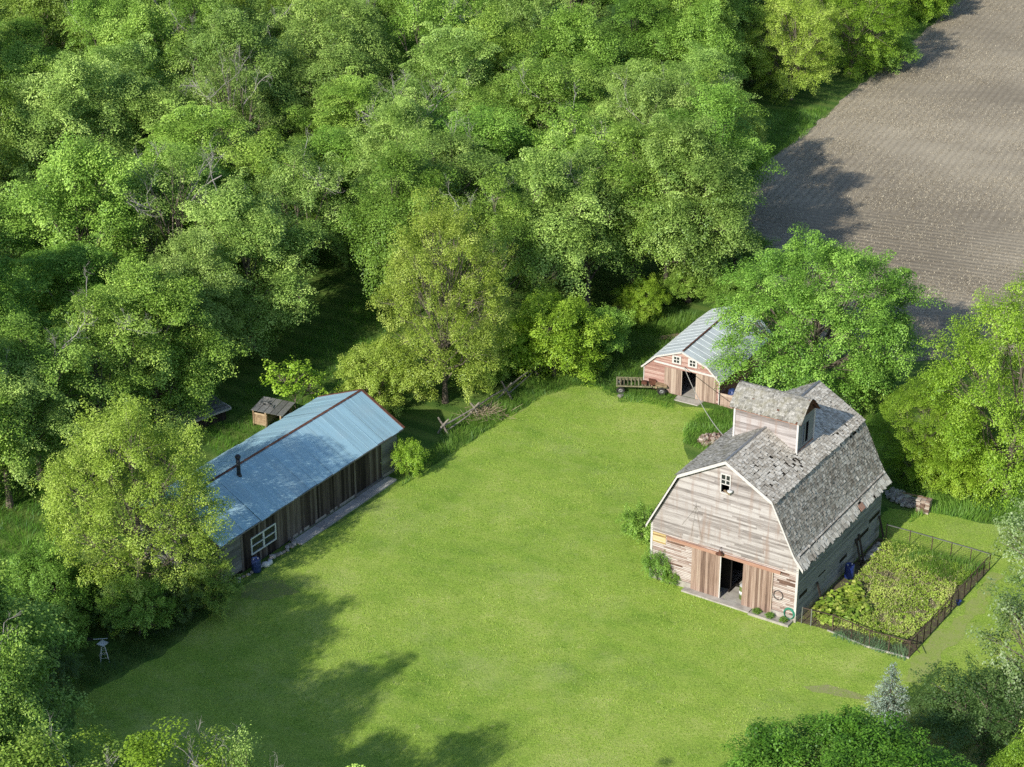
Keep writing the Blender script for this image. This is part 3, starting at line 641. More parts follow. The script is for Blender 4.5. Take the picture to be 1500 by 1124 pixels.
for u, s in ((C1, 1), (C0, -1)):
    mb = MB()
    for v in (V0+.62, VM-.12, V1-.72): mb.bx(min(u, u+s*.03), max(u, u+s*.03), v-.06, v+.06, 8.75, 10.1, .5)
    for k in range(9): z = 8.82+k*.145; mb.hexa([(u-.06*s, V0+.66, z+.07), (u+.02*s, V0+.66, z), (u+.02*s, VM-.2, z), (u-.06*s, VM-.2, z+.07), (u-.06*s, V0+.66, z+.085), (u+.02*s, V0+.66, z+.015), (u+.02*s, VM-.2, z+.015), (u-.06*s, VM-.2, z+.085)], .4)
    mb.build('louvre', M['barn_side'], cup)
    mb = MB(); mb.poly([(u-.1*s, V0+.6, 8.7), (u-.1*s, V1-.7, 8.7), (u-.1*s, V1-.7, 10.15), (u-.1*s, V0+.6, 10.15)], .2); mb.build('opening_shade_sheet', M['inner_shade'], cup)  # near-black sheet paints the shade seen behind the louvres
for u in (C0-.005, C1+.005):
    for v in (V0-.03, V1+.03):
        mb = MB(); mb.bx(u-.06, u+.06, v-.04, v+.04, roof_z(u)-.05, CE, .85); mb.build('corner_post', M['white_trim'], cup)
mb = MB(); mb.bx(C0-.05, C1+.05, V0-.06, V0-.02, CE-.22, CE-.02, .5); mb.bx(C1+.02, C1+.05, V0, V1, roof_z(C1)-.05, roof_z(C1)+.12, .4); mb.build('frieze_board', M['rail_red'], cup)
mb = MB(); U0, U1 = C0-.33, C1+.3
pr = cup_prof(0)
for s in (-1, 1):
    for i in range(4):
        (w0, z0), (w1, z1) = pr[i], pr[i+1]; n = np.array([0, s*(z1-z0), w0-w1]); n /= np.linalg.norm(n)
        mb.poly([(U0, VM+s*w0, z0-.02), (U1, VM+s*w0, z0-.02), (U1, VM+s*w1, z1-.02), (U0, VM+s*w1, z1-.02)], .3, 0)
        shingles(mb, np.array([U0, VM+s*w0, z0])+n*.01, (U1-U0, 0, 0), (0, s*(w1-w0), z1-z0), n, .13, (.09, .2), .02, lambda a, q: .01, 60+i+5*s, .018, 1)
mb.build('cupola_roof', [M['rust'], M['mossy']], cup)
mb = MB()
for k in range(5): mb.box((C1+.16, VM-.1+.12*k, CE+.95-.04*k), (.12, .09, .3), 0, .4)
mb.build('hood_boards', M['rust'], cup)
# things by the barn front
def at_barn(u, v, z=0): return (BX+math.cos(BT)*u-math.sin(BT)*v, BY+math.sin(BT)*u+math.cos(BT)*v, z)
mb = MB(); mb.hexa([(-7.5, -.55, .0), (-2.85, -.62, .0), (-2.85, -.06, .0), (-7.5, -.06, 0), (-7.5, -.52, .09), (-2.85, -.6, .09), (-2.85, -.06, .1), (-7.5, -.06, .1)], .5)
o = mb.build('concrete_apron', M['concrete'], None); o.location = (BX, BY, 0); o.rotation_euler.z = BT; tag(o, 'narrow concrete apron along the front of the big barn doors', 'apron')
pl = empty('planter_bed', (BX, BY, 0), BT, 'low board edged planting strip at the right front corner of the big barn', 'planter')
mb = MB(); mb.bx(-2.8, -.12, -.78, -.70, 0, .16, .6); mb.bx(-.2, -.12, -.70, -.06, 0, .16, .4); mb.bx(-2.8, -.2, -.70, -.06, 0, .08, .2); mb.build('board_edging', M['concrete'], pl)
def ringthing(name, u, z, R, r, mat, label, cat, n=3):
    mb = MB()
    for k in range(n): ring(mb, (0, -.03*k, 0), (1, 0, 0), (0, .1, 1), R*(1-.05*k), r, 20, .5)
    o = mb.build(name, mat, None); o.location = at_barn(u, -.08, z); o.rotation_euler.z = BT; tag(o, label, cat)
ringthing('wire_hoop', -1.2, 1.56, .3, .022, M['dark_steel'], 'dark wire hoop hanging on the slatted front wall of the big barn', 'hoop', 1)
ringthing('garden_hose', -.4, .55, .36, .024, M['hose'], 'coiled green and white garden hose hung at the barn corner', 'hose', 4)
drum = empty('steel_drum', at_barn(-3.85, .75, .055), BT, 'olive steel drum with a white band just inside the barn doorway', 'drum')
mb = MB(); mb.lathe([(.28, 0), (.29, .02), (.285, .28), (.30, .29), (.285, .31), (.285, .58), (.30, .59), (.285, .61), (.29, .88), (.27, .9)], (0, 0, 0), 20, .5); mb.build('drum_body', M['green_drum'], drum, True)
mb = MB(); mb.lathe([(.293, .33), (.293, .56)], (0, 0, 0), 20, .7); mb.build('white_band', M['white_plastic'], drum, True)
mb = MB(); mb.lathe([(.275, .88), (.275, .91), (.1, .93)], (0, 0, 0), 20, .8); mb.build('drum_lid', M['white_plastic'], drum)

# ------------------------------------------------------------------ the long shed
SX, SY, ST = -7.89, 122.88, 1.0
SL, SW, SE, SP, SO = 18.8, 6.43, 3.17, 5.06, .36
shed = empty('long_shed', (SX, SY, 0), ST, 'long dark board shed with a blue grey metal roof', 'shed')
sf = lambda u, z, d: (u, -d, z)
SWIN = (-15.72, -13.42, .90, 1.93)
mb = MB(); 
for a, b, c, d in ((-SL, -15.72, 0, SE), (-13.42, 0, 0, SE), (-15.72, -13.42, 0, .9), (-15.72, -13.42, 1.93, SE)): mb.poly([(a, .012, c), (b, .012, c), (b, .012, d), (a, .012, d)], .3, 0)
vboards(mb, -16.72, -5.0, .06, SE, .22, sf, [SWIN], .022, 1, 70, .012)
hboards(mb, lambda z: (-1.88, -.02), .25, SE, .26, sf, (), .02, 3, .006, 0, 2, 71)
hboards(mb, lambda z: (-SL+.02, -16.74), .25, SE, .26, sf, (), .02, 3, .006, 0, 2, 72)
mb.build('front_wall', [M['inner_shade'], M['shed_boards'], M['shed_grey']], shed)
mb = MB(); vboards(mb, -5.0, -1.88, .2, SE-.05, .2, lambda u, z, d: (u, -.025-d, z), (), .022, 0, 73, .01)
d = mb.build('barn_door', M['shed_boards'], shed)
mb = MB(); mb.bx(-1.96, -1.88, -.075, -.05, .2, SE-.1, .3); mb.bx(-2.08, -1.98, -.09, -.05, 1.3, 1.42, .9); mb.build('door_latch', M['steel'], d)
mb = MB(); mb.bx(-5.0, -1.86, -.16, -.03, .03, .2, .3); mb.build('door_sill', M['shed_grey'], shed)
for sd, (x, s) in enumerate(((0, 1), (-SL, -1))):
    mb = MB(); zr = lambda v: SE+(SP-.08-SE)*(1-abs(v-SW/2)/(SW/2))
    mb.poly([(x-s*.012, 0, 0), (x-s*.012, SW, 0), (x-s*.012, SW, SE), (x-s*.012, SW/2, SP-.08), (x-s*.012, 0, SE)], .3, 0)
    def rg(z):
        if z <= SE: return (0.0, SW)
        q = (z-SE)/(SP-.08-SE)*SW/2; return (q, SW-q)
    hboards(mb, rg, .2, SP-.08, .24, (lambda u, z, d: (x+d, u, z)) if s > 0 else (lambda u, z, d: (x-d, u, z)), (), .02, 4, .006, 0, 1, 74+sd)
    mb.build('gable_wall', [M['inner_shade'], M['shed_grey_gable']], shed)
mb = MB(); mb.poly([(-SL, SW-.012, 0), (0, SW-.012, 0), (0, SW-.012, SE), (-SL, SW-.012, SE)], .3, 0); vboards(mb, -SL, 0, .06, SE, .24, lambda u, z, d: (u, SW+d, z), (), .022, 1, 76)
mb.build('back_wall', [M['inner_shade'], M['shed_boards']], shed)
rx0, rx1 = -SL-SO, SO
for s, nm in ((0, 'roof_panel'), (1, 'roof_panel')):
    mb = MB(); ve = -SO if s == 0 else SW+.6; ze = SE-.1 if s == 0 else SE+.35
    r = np.random.default_rng(80+s); x = rx0; k = 0
    while x < rx1-.01:
        w = min(.82, rx1-x); dz = .006*(k % 2); e = r.normal(0, .03)
        q = [(x, ve+(-1 if s == 0 else 1)*e, ze+dz), (x+w, ve+(-1 if s == 0 else 1)*e, ze+dz), (x+w, SW/2, SP+dz), (x, SW/2, SP+dz)]
        if s: q = q[::-1]
        mb.poly(q, None, 0)
        for j in range(1):
            xx = x+.04
            if xx < rx1-.03:
                mb.hexa([(xx-.03, ve, ze+dz), (xx+.03, ve, ze+dz), (xx+.03, SW/2, SP+dz), (xx-.03, SW/2, SP+dz), (xx-.012, ve, ze+dz+.012), (xx+.012, ve, ze+dz+.012), (xx+.012, SW/2, SP+dz+.012), (xx-.012, SW/2, SP+dz+.012)], .5, 0)
        x += w; k += 1
    q = [(rx0, ve, ze-.06), (rx1, ve, ze-.06), (rx1, SW/2, SP-.06), (rx0, SW/2, SP-.06)]; mb.poly(q if s else q[::-1], .2, 1)
    mb.build(nm, [M['shed_roof'], M['shed_boards']], shed)
mb = MB(); x = rx0; r = np.random.default_rng(82)
while x < rx1-.3:
    w = min(r.uniform(1.6, 2.6), rx1-x); 
    for s in (-1, 1): mb.poly([(x, SW/2, SP+.05), (x+w-.05, SW/2, SP+.05), (x+w-.05, SW/2+s*.11, SP-.01), (x, SW/2+s*.11, SP-.01)][::s], None)
    x += w
mb.build('ridge_cap', M['rust'], shed)
for x in (rx1, rx0):
    for s, ve in ((0, -SO), (1, SW+.6)):
        mb = MB(); a = Vector((x, ve, SE-.1 if s == 0 else SE+.35)); b = Vector((x, SW/2, SP))
        for k in range(2):
            p, q = a.lerp(b, k*.5), a.lerp(b, k*.5+.49); mb.beam(p+Vector((0, 0, .01)), q+Vector((0, 0, .01)), .2, .06, .45+.1*k)
        mb.build('verge_flashing', M['rust'], shed)
mb = MB(); mb.beam((rx1-.1, -SO-.02, SE-.14), (rx0, -SO-.02, SE-.14), .05, .07, .2); mb.build('fascia_board', M['shed_grey'], shed)
u0, u1, z0, z1 = SWIN; mb = MB(); um = (u0+u1)/2
for a, b, c, d in ((u0-.09, u0, z0-.09, z1+.09), (u1, u1+.09, z0-.09, z1+.09), (u0, u1, z1, z1+.09), (u0, u1, z0-.09, z0), (um-.07, um+.07, z0, z1), (u0, um, (z0+z1)/2-.03, (z0+z1)/2+.03), (um, u1, (z0+z1)/2-.03, (z0+z1)/2+.03)): mb.bx(a, b, -.07, -.01, c, d, .8)
w = mb.build('window', M['pale_metal'], shed)
mb = MB(); mb.bx(u0, u1, -.012, .0, z0, z1, .4); mb.build('pane', M['glass'], w)
mb = MB(); cx, cy = -13.45, 2.66; zc = SP-.35
mb.lathe([(.13, -.1), (.13, 1.25)], (cx, cy, zc), 14, .5); mb.lathe([(.17, 1.22), (.19, 1.3), (.19, 1.36), (.1, 1.46), (.02, 1.48)], (cx, cy, zc), 14, .4); mb.lathe([(.24, -.14), (.15, .1)], (cx, cy, zc), 14, .6)
mb.build('stove_pipe', M['dark_steel'], shed, True)
mb = MB(); mb.bx(-11.9, -.02, -.02, .12, 0, .24, .5); mb.build('footing', M['concrete'], shed)
def at_shed(u, v, z=0): return (SX+math.cos(ST)*u-math.sin(ST)*v, SY+math.sin(ST)*u+math.cos(ST)*v, z)
mb = MB(); r = np.random.default_rng(84); u = -12.0
while u < -1.5:
    w = min(r.uniform(1.8, 2.6), -1.45-u); mb.bx(u, u+w-.02, -.98+r.normal(0, .02), -.19, 0, .1+r.normal(0, .006)); u += w
o = mb.build('concrete_walk', M['slab'], None); o.location = (SX, SY, 0); o.rotation_euler.z = ST; tag(o, 'pale concrete walk along the front of the long shed', 'path', kind='structure')
def barrel(loc, R, H, mat, label, name='plastic_barrel', tilt=0):
    b = empty(name, loc, .4, label, 'barrel'); b.rotation_euler = (tilt, 0, .4)
    mb = MB(); mb.lathe([(R*.86, 0), (R*.97, .05), (R, H*.3), (R*.97, H*.33), (R, H*.36), (R, H*.64), (R*.97, H*.67), (R, H*.7), (R*.96, H*.95), (R*.88, H), (R*.86, H-.03), (R*.05, H-.03)], (0, 0, 0), 20, .5); mb.build('barrel_body', mat, b, True)
    mb = MB(); mb.lathe([(.05, H-.03), (.05, H+.02), (.01, H+.02)], (R*.5, 0, 0), 10, .2); mb.build('bung', M['white_plastic'], b)
    mb = MB(); mb.lathe([(.05, H-.03), (.05, H+.02), (.01, H+.02)], (-R*.5, 0, 0), 10, .2); mb.build('bung', M['white_plastic'], b)
barrel(at_shed(-16.1, -.62), .3, .92, M['blue_dark'], 'dusty blue plastic barrel standing below the shed window')
def rockmesh(seed, sc=(1, .8, .6)):
    r = np.random.default_rng(seed); import bmesh
    bm = bmesh.new(); bmesh.ops.create_icosphere(bm, subdivisions=2, radius=1)
    ph = r.uniform(0, 6, 9)
    for v in bm.verts:
        c = v.co; n = 1+.16*math.sin(2.3*c.x+ph[0])*math.cos(2.1*c.y+ph[1])+.13*math.sin(3.7*c.z+ph[2]+c.x*2)+.08*math.sin(6*c.y+ph[3]); v.co = Vector((c.x*sc[0], c.y*sc[1], max(c.z, -.55)*sc[2]))*n
    me = bpy.data.meshes.new('rock'); bm.to_mesh(me); bm.free(); me.materials.append(M['stone'])
    a = me.attributes.new('tint', 'FLOAT', 'POINT'); a.data.foreach_set('value', np.full(len(me.vertices), r.random(), np.float32)); return me
ROCKS = [rockmesh(s) for s in range(5)]
def rock(loc, s, label, group=None, seed=0):
    o = link('rock', ROCKS[seed % 5]); o.location = loc; o.scale = (s, s, s); o.rotation_euler.z = seed*1.7; return tag(o, label, 'rock', group)
r = np.random.default_rng(90)
for k in range(14):
    u = -15.6+k*.28; rock(at_shed(u, -.35-r.uniform(0, .35), .08), r.uniform(.14, .26), 'pale field stone in the row between the shed window and the concrete walk', 'stones along the shed wall', k)
for k in range(6):
    u = -18.2+k*.36; rock(at_shed(u, -.3-r.uniform(0, .25), .06), r.uniform(.12, .2), 'pale field stone at the near end of the shed wall left of the blue barrel', 'stones left of the blue barrel', k+3)
for k, (du, dv, s) in enumerate(((-15.35, -.75, 1), (-15.0, -.82, .8))):
    mb = MB(); mb.lathe([(.12*s, 0), (.22*s, .06), (.24*s, .18), (.18*s, .3), (.06*s, .36), (.02, .4*s)], (0, 0, 0), 10, .8); o = mb.build('white_sack', M['white_plastic'], None, True); o.location = at_shed(du, dv, 0); o.scale = (1.2, .8, 1); o.rotation_euler.z = k
    tag(o, ['larger white sack slumped right beside the dusty blue barrel', 'smaller white sack on the lawn edge beside the larger sack'][k], 'sack')

# ------------------------------------------------------------------ the red barn
RX, RY, RT = 15.24, 132.9, -.51
RW, RLn = 6.16, 9.8
red = empty('red_barn', (RX, RY, 0), RT, 'small faded red gambrel barn with two white windows and a pale metal roof', 'barn')
rm = -RW/2
RPROF = [(3.24, 1.80), (2.08, 2.89), (0, 3.67)]
def rhalf(z):
    if z <= 1.85: return RW/2
    pts = [(RW/2, 1.85), (2.02, 2.84), (0, 3.6)]
    for (w0, z0), (w1, z1) in zip(pts, pts[1:]):
        if z <= z1: return w0+(w1-w0)*(z-z0)/(z1-z0)
    return 0
RDO = (-3.02, -1.9, 0, 2.1)
mb = MB()
for z0, z1 in ((0, 1.85), (1.85, 2.1), (2.1, 2.84), (2.84, 3.6)):
    a, b = rhalf(z0+.001), rhalf(z1-.001)
    if z1 <= 2.1:
        mb.poly([(rm-a, .012, z0), (RDO[0], .012, z0), (RDO[0], .012, z1), (rm-b, .012, z1)], .4, 0); mb.poly([(RDO[1], .012, z0), (rm+a, .012, z0), (rm+b, .012, z1), (RDO[1], .012, z1)], .4, 0)
    else: mb.poly([(rm-a, .012, z0), (rm+a, .012, z0), (rm+b, .012, z1), (rm-b, .012, z1)], .4, 0)
hboards(mb, lambda z: (rm-rhalf(z), rm+rhalf(z)), .1, 3.6, .105, front, [(-3.02, -1.9, 0, 2.1)], .014, 2.5, .02, .01, 1, 101)
mb.build('front_wall', [M['barn_slats_back'], M['red_siding']], red)
for u0, u1, sd in ((-4.45, -3.02, 102), (-1.9, -.22, 103)):
    mb = MB(); vboards(mb, u0, u1, .05, 2.12, .17, lambda u, z, d: (u, -.035-d, z), (), .02, 0, sd, .008, .02); mb.build('sliding_door', M['tan_door'], red)
mb = MB(); mb.beam((-5.3, -.07, 2.42), (-.2, -.07, 2.22), .05, .14, .8, up=(0, 0, 1)); mb.build('trim_board', M['white_trim'], red)
for u0, u1 in ((-3.86, -3.14), (-2.58, -1.84)):
    z0, z1 = 2.56, 3.22; mb = MB(); um = (u0+u1)/2
    for a, b, c, d in ((u0, u0+.15, z0, z1), (u1-.15, u1, z0, z1), (u0+.15, u1-.15, z1-.1, z1), (u0+.15, u1-.15, z0, z0+.1), (um-.025, um+.025, z0+.1, z1-.1), (u0+.15, um-.025, 2.87, 2.92), (um+.025, u1-.15, 2.87, 2.92)): mb.bx(a, b, -.08, -.02, c, d, .85)
    w = mb.build('window', M['white_trim'], red); mb = MB(); mb.bx(u0+.15, u1-.15, -.035, -.028, z0+.1, z1-.1, .3); mb.build('pane', M['glass'], w)
for x, s in ((0, 1), (-RW, -1)):
    mb = MB(); mb.poly([(x-s*.012, 0, 0), (x-s*.012, RLn, 0), (x-s*.012, RLn, 1.95), (x-s*.012, 0, 1.95)], .4, 0); hboards(mb, lambda z: (0, RLn), .1, 1.95, .105, (lambda u, z, d: (x+d, u, z)) if s > 0 else (lambda u, z, d: (x-d, u, z)), (), .014, 3, .01, 0, 1, 104)
    mb.build('side_wall', [M['barn_slats_back'], M['red_side']], red)
    mb = MB(); mb.bx(x-.05 if s > 0 else x-.01, x+.01 if s > 0 else x+.05, -.055, -.004, .05, 1.85, .8); mb.build('corner_board', M['white_trim'], red)
mb = MB(); mb.poly([(rm-RW/2, RLn, 0), (rm+RW/2, RLn, 0), (rm+RW/2, RLn, 1.85), (rm+2.02, RLn, 2.84), (rm, RLn, 3.6), (rm-2.02, RLn, 2.84), (rm-RW/2, RLn, 1.85)], .4); mb.build('rear_wall', M['red_siding'], red)
ry0, ry1 = -.16, RLn+.15
for sg in (-1, 1):
    mb = MB(); P = [(rm+sg*w, z) for w, z in RPROF]
    for i in range(2):
        (x0, z0), (x1, z1) = P[i], P[i+1]; y = ry0; k = 0
        while y < ry1-.01:
            w = min(.75, ry1-y); dz = .005*(k % 2)+.004*i
            q = [(x0, y, z0+dz), (x0, y+w, z0+dz), (x1, y+w, z1+dz), (x1, y, z1+dz)]; mb.poly(q if sg > 0 else q[::-1], None, 0)
            for j in range(1):
                yy = y+.05
                if yy < ry1-.03: mb.hexa([(x0, yy-.03, z0+dz), (x0, yy+.03, z0+dz), (x1, yy+.03, z1+dz), (x1, yy-.03, z1+dz), (x0, yy-.012, z0+dz+.02), (x0, yy+.012, z0+dz+.02), (x1, yy+.012, z1+dz+.02), (x1, yy-.012, z1+dz+.02)], .5, 0)
            y += w; k += 1
        q = [(x0, ry0, z0-.05), (x0, ry1, z0-.05), (x1, ry1, z1-.05), (x1, ry0, z1-.05)]; mb.poly(q[::-1] if sg > 0 else q, .2, 1)
    mb.build('roof_slope', [M['red_barn_roof'], M['barn_slats_back']], red)
    mb = MB()
    for (x0, z0), (x1, z1) in zip(P, P[1:]): mb.beam((x0, ry0, z0-.045), (x1, ry0, z1-.045), .04, .12, .75, up=(0, 0, 1))
    mb.build('barge_board', M['white_trim'], red)
mb = MB(); mb.beam((rm+.05, ry0+.1, 3.72), (rm+.05, ry1, 3.72), .12, .05, .4); mb.build('ridge_cap', M['rust'], red)
mb = MB(); mb.poly([(-RW+.05, .05, .04), (-.05, .05, .04), (-.05, RLn-.05, .04), (-RW+.05, RLn-.05, .04)], .6); mb.build('floor', M['concrete'], red)
def at_red(u, v, z=0): return (RX+math.cos(RT)*u-math.sin(RT)*v, RY+math.sin(RT)*u+math.cos(RT)*v, z)
mb = MB(); mb.hexa([(-3.3, -.9, 0), (-1.3, -.95, 0), (-1.2, -.05, 0), (-3.35, -.05, 0), (-3.2, -.85, .05), (-1.35, -.9, .05), (-1.25, -.05, .06), (-3.3, -.05, .06)], .6)
o = mb.build('concrete_apron', M['concrete'], None); o.location = (RX, RY, 0); o.rotation_euler.z = RT; tag(o, 'pale concrete pad in front of the open red barn door', 'apron')
pn = empty('plank_pen', at_red(.12, -.1), RT, 'short pale plank pen wall against the right side of the red barn', 'pen')
mb = MB(); hboards(mb, lambda z: (0, .95), 0, 1.05, .17, lambda u, z, d: (u, -d, z), (), .015, 1.4, .01, 0, 0, 110); mb.poly([(0, .01, 0), (.95, .01, 0), (.95, .01, 1.05), (0, .01, 1.05)], .3, 0); mb.bx(.95, 1.02, -.03, .04, 0, 1.1, .7); mb.build('plank_wall', M['tan_door'], pn)
mb = MB(); mb.bx(.96, 1.0, .04, 1.7, 0, 1.0, .1); mb.build('side_boards', M['shed_boards'], pn)
mb = MB(); mb.lathe([(.3, 0), (.36, .3), (.3, .55), (.1, .62)], (0, 0, 0), 12, .5); o = mb.build('tarp_bundle', M['blue_dark'], None, True); o.location = at_red(.62, 1.0, 0); o.scale = (1, 1.2, 1.7); tag(o, 'blue tarp bundle inside the plank pen beside the red barn', 'tarp')
# cable from the red barn to the big barn
a = Vector(at_red(-2.87, -.1, 2.49)); b = Vector(at_barn(-8.18, 5.75, 7.9)); mb = MB(); pts = [a.lerp(b, t)-Vector((0, 0, .5*4*t*(1-t))) for t in np.linspace(0, 1, 15)]
mb.tube(pts, .028, 5, .5); tag(mb.build('overhead_cable', M['cable'], None), 'pale overhead cable sagging from the red barn to the big barn roof', 'cable')
# ------------------------------------------------------------------ old wagon frame by the red barn
wx, wy = G(912, 574)
wag = empty('wagon_frame', (8.1, 134.9, 0), -.06, 'derelict olive wagon frame on rubber wheels parked beside the red barn', 'wagon')
wag.scale = (1, 1, .88)
mb = MB()
for v in (.05, 1.25): mb.beam((-.35, v, .66), (3.5, v, .62), .09, .13, .5)
for k in range(10): mb.beam((-.3+k*.27, -.12, .72), (-.3+k*.27, 1.42, .72), .08, .07)
mb.beam((-.35, -.12, .74), (2.3, -.12, .72), .06, .08, .7); mb.beam((-.35, 1.42, .74), (2.3, 1.42, .72), .06, .08, .6)
mb.build('slatted_bed', M['frame_green'], wag)
for x in (0, 3.05): mb = MB(); mb.beam((x, -.1, .33), (x, 1.4, .33), .1, .1, .2); mb.beam((x, .1, .33), (x, .1, .66), .08, .08, .2); mb.beam((x, 1.2, .33), (x, 1.2, .66), .08, .08, .2); mb.build('axle', M['rust'], wag)
mb = MB(); mb.box((2.35, .6, .85), (.5, .6, .34), .1, .5); mb.box((1.75, .5, .8), (.4, .4, .22), -.2, .3); mb.build('engine_box', M['rust'], wag)
mb = MB(); mb.box((3.0, .65, .8), (.85, 1.5, .1), 0, .4, tilt=(0, .12)); mb.box((2.62, .65, .72), (.1, 1.5, .26), 0, .6); mb.build('rear_deck', M['tan_wood'], wag)
def wheel(parent, x, y):
    mb = MB(); n = 22
    def tor(R, r, prof, mat, nm, par):
        m2 = MB(); V = []; F = []; P = prof
        for i in range(n):
            t = 2*math.pi*i/n
            for (rr, yy) in P: V.append((x+rr*math.cos(t), y+yy, R+rr*math.sin(t)))
        k = len(P)
        for i in range(n):
            for j in range(k): F.append((i*k+j, i*k+(j+1) % k, ((i+1) % n)*k+(j+1) % k, ((i+1) % n)*k+j))
        m2.raw(V, F, .5); return m2.build(nm, mat, par, True)
    w = tor(.33, 0, [(.2, -.08), (.3, -.09), (.33, -.05), (.33, .05), (.3, .09), (.2, .08)], M['rubber'], 'wheel', parent)
    tor(.33, 0, [(.2, -.06), (.2, .06), (.12, .03), (.03, .05), (.03, -.09), (.12, -.04)], M['steel'], 'rim', w)
for x, y in ((0, -.14), (0, 1.46), (3.05, -.14), (3.05, 1.46)): wheel(wag, x, y)
rock((8.05, 134.25, .1), .3, 'white stone lying in front of the wagon wheel', None, 1)
o = link('plank_stack', None) if False else None
mb = MB()
for k in range(5): mb.box((0, .1*k-.2, .06+.07*(k % 3)), (2.2-.2*k, .22, .05), .1*k-.2)
o = mb.build('plank_pile', M['tan_wood'], None); o.location = (*G(984, 495), 0); o.rotation_euler.z = .3; tag(o, 'pale pile of planks in the grass behind the red barn', 'planks')

# ------------------------------------------------------------------ heaps and stacks
r = np.random.default_rng(120); mb = MB()
for k in range(110):
    a = r.uniform(0, 6.28); q = r.random()**.5; h = .62*(1-q**1.5)*r.uniform(.4, 1); mb.box((q*1.25*math.cos(a), q*.85*math.sin(a), h+.08), (r.uniform(.18, .42), r.uniform(.12, .26), r.uniform(.08, .18)), r.uniform(0, 3), None, 0, (r.normal(0, .4), r.normal(0, .4)))
o = mb.build('rubble_heap', M['brick'], None); o.location = (*G(1046, 648), 0); tag(o, 'heap of broken bricks and wood beside the big barn', 'heap')
st = empty('brick_stack', (*G(1352, 749), 0), -.45, 'neat pale stack of salvaged bricks and boards behind the big barn', 'stack')
mb = MB(); z = 0; r = np.random.default_rng(121)
for k in range(9):
    h = r.uniform(.09, .13); n = 3; 
    for j in range(n):
        w = .95/n; mb.box((-.475+w*(j+.5)+r.normal(0, .02), r.normal(0, .03), z+h/2), (w-.015, .62+r.normal(0, .05), h-.008), r.normal(0, .05))
    z += h
mb.build('courses', M['brick'], st)
mb = MB(); mb.beam((-1.5, .2, z+.02), (.2, .1, z+.05), .12, .04); mb.build('loose_board', M['tan_wood'], st)
mb = MB(); r = np.random.default_rng(122)
p0, p1 = np.array(G(1306, 726)), np.array(G(1338, 742))
V = []
import bmesh
for k in range(110):
    t = r.random(); p = p0+(p1-p0)*t+r.normal(0, .3, 2); s = r.uniform(.12, .26)
    mb.box((p[0], p[1], s*.5+r.uniform(0, .25)), (s*1.6, s*1.2, s), r.uniform(0, 3), None, 0, (r.normal(0, .3), r.normal(0, .3)))
tag(mb.build('stone_heap', M['stone'], None), 'low heap of grey stones in shade beside the brick stack', 'heap')

# ------------------------------------------------------------------ garden beside the barn
GARD = [at_barn(u, v)[:2] for u, v in ((.05, .15), (2.3, .3), (4.8, -.1), (7.26, .06), (7.45, 6), (7.6, 12.3), (4, 12.3), (.1, 12.25))]
sheet('garden_soil', GARD, .014, M['soil'])
GIN = [at_barn(u, v)[:2] for u, v in ((1.0, .7), (3, .9), (6.4, .75), (6.6, 3), (7.1, 6.5), (6.7, 9), (7.1, 11.8), (4, 12.1), (.6, 11.9), (1.0, 8.5), (.9, 6.5), (2.2, 5), (1.5, 3))]
def leafpatch(name, polys, n, size, hmax, mat, label, cat, seed, patch=1.1):
    r = np.random.default_rng(seed); V = []; T = []
    for poly in polys:
        a = np.array(poly); lo, hi = a.min(0), a.max(0); m = int(n*1.6)
        x = r.uniform(lo[0], hi[0], m); y = r.uniform(lo[1], hi[1], m); k = in_poly(x, y, poly); x, y = x[k][:n], y[k][:n]; m = len(x)
        nz = vnoise(x, y, patch)*.6+vnoise(x, y, patch*.3)*.4
        k2 = nz > .30; x, y, nz = x[k2], y[k2], nz[k2]; m = len(x); z = hmax*(.05+1.5*np.clip(nz-.2, 0, 1))*r.random(m)**.4; nrm = np.stack([r.normal(-.15, .45, m), r.normal(-.2, .45, m), np.ones(m)], 1); nrm /= np.linalg.norm(nrm, axis=1)[:, None]
        quad_leaves(V, T, np.stack([x, y, z], 1), nrm, size*r.uniform(.6, 1.4, m), np.clip(.1+.75*vnoise(x+9, y, patch*1.5)+r.normal(0, .16, m), 0, 1), r)
    V = np.concatenate(V); o = link(name, mesh_np(name, V, np.arange(len(V)).reshape(-1, 4), [mat], np.concatenate(T))); return tag(o, label, cat, kind='stuff')
def quad_leaves(V, T, P, N, S, t, r, asp=.58):
    m = len(P); q = r.normal(size=(m, 3)); a = np.cross(N, q); a /= np.linalg.norm(a, axis=1)[:, None]+1e-9; b = np.cross(N, a)
    L = (S/2)[:, None]; Wd = L*asp; fold = N*(L*.18)
    V.append(np.stack([P-a*L, P+b*Wd+fold, P+a*L, P-b*Wd+fold], 1).reshape(-1, 3)); T.append(np.repeat(t, 4))
leafpatch('garden_weeds', [GIN], 26000, .11, .5, LM['garden'], 'sunlit yellow-green weeds filling the fenced garden', 'weeds', 130)
leafpatch('garden_weeds', [GIN], 2500, .09, .7, LM['straw'], 'tan dry seed heads scattered among the garden weeds', 'weeds', 136, .8)
grass('garden_grass', [[at_barn(u, v)[:2] for u, v in ((2.2, 9.6), (6.9, 9.4), (7.3, 12.2), (1.2, 12.2))]], 110, .95, .05, LM['grass'], 'tall fresh grass along the back fence of the garden', seed=131, gap=.1)
grass('garden_grass', [GIN], 22, .6, .04, LM['straw'], 'pale dry grass stems between the garden weeds', seed=132, gap=.3, patch=1.2)
grass('iris_leaves', [[at_barn(u, v)[:2] for u, v in ((2.5, -.35), (7.2, -.4), (7.1, .8), (2.5, .75))]], 110, .55, .05, LM['iris'], 'blue-green iris leaves along the front garden fence', cat='iris', seed=133, gap=.15, patch=.9)
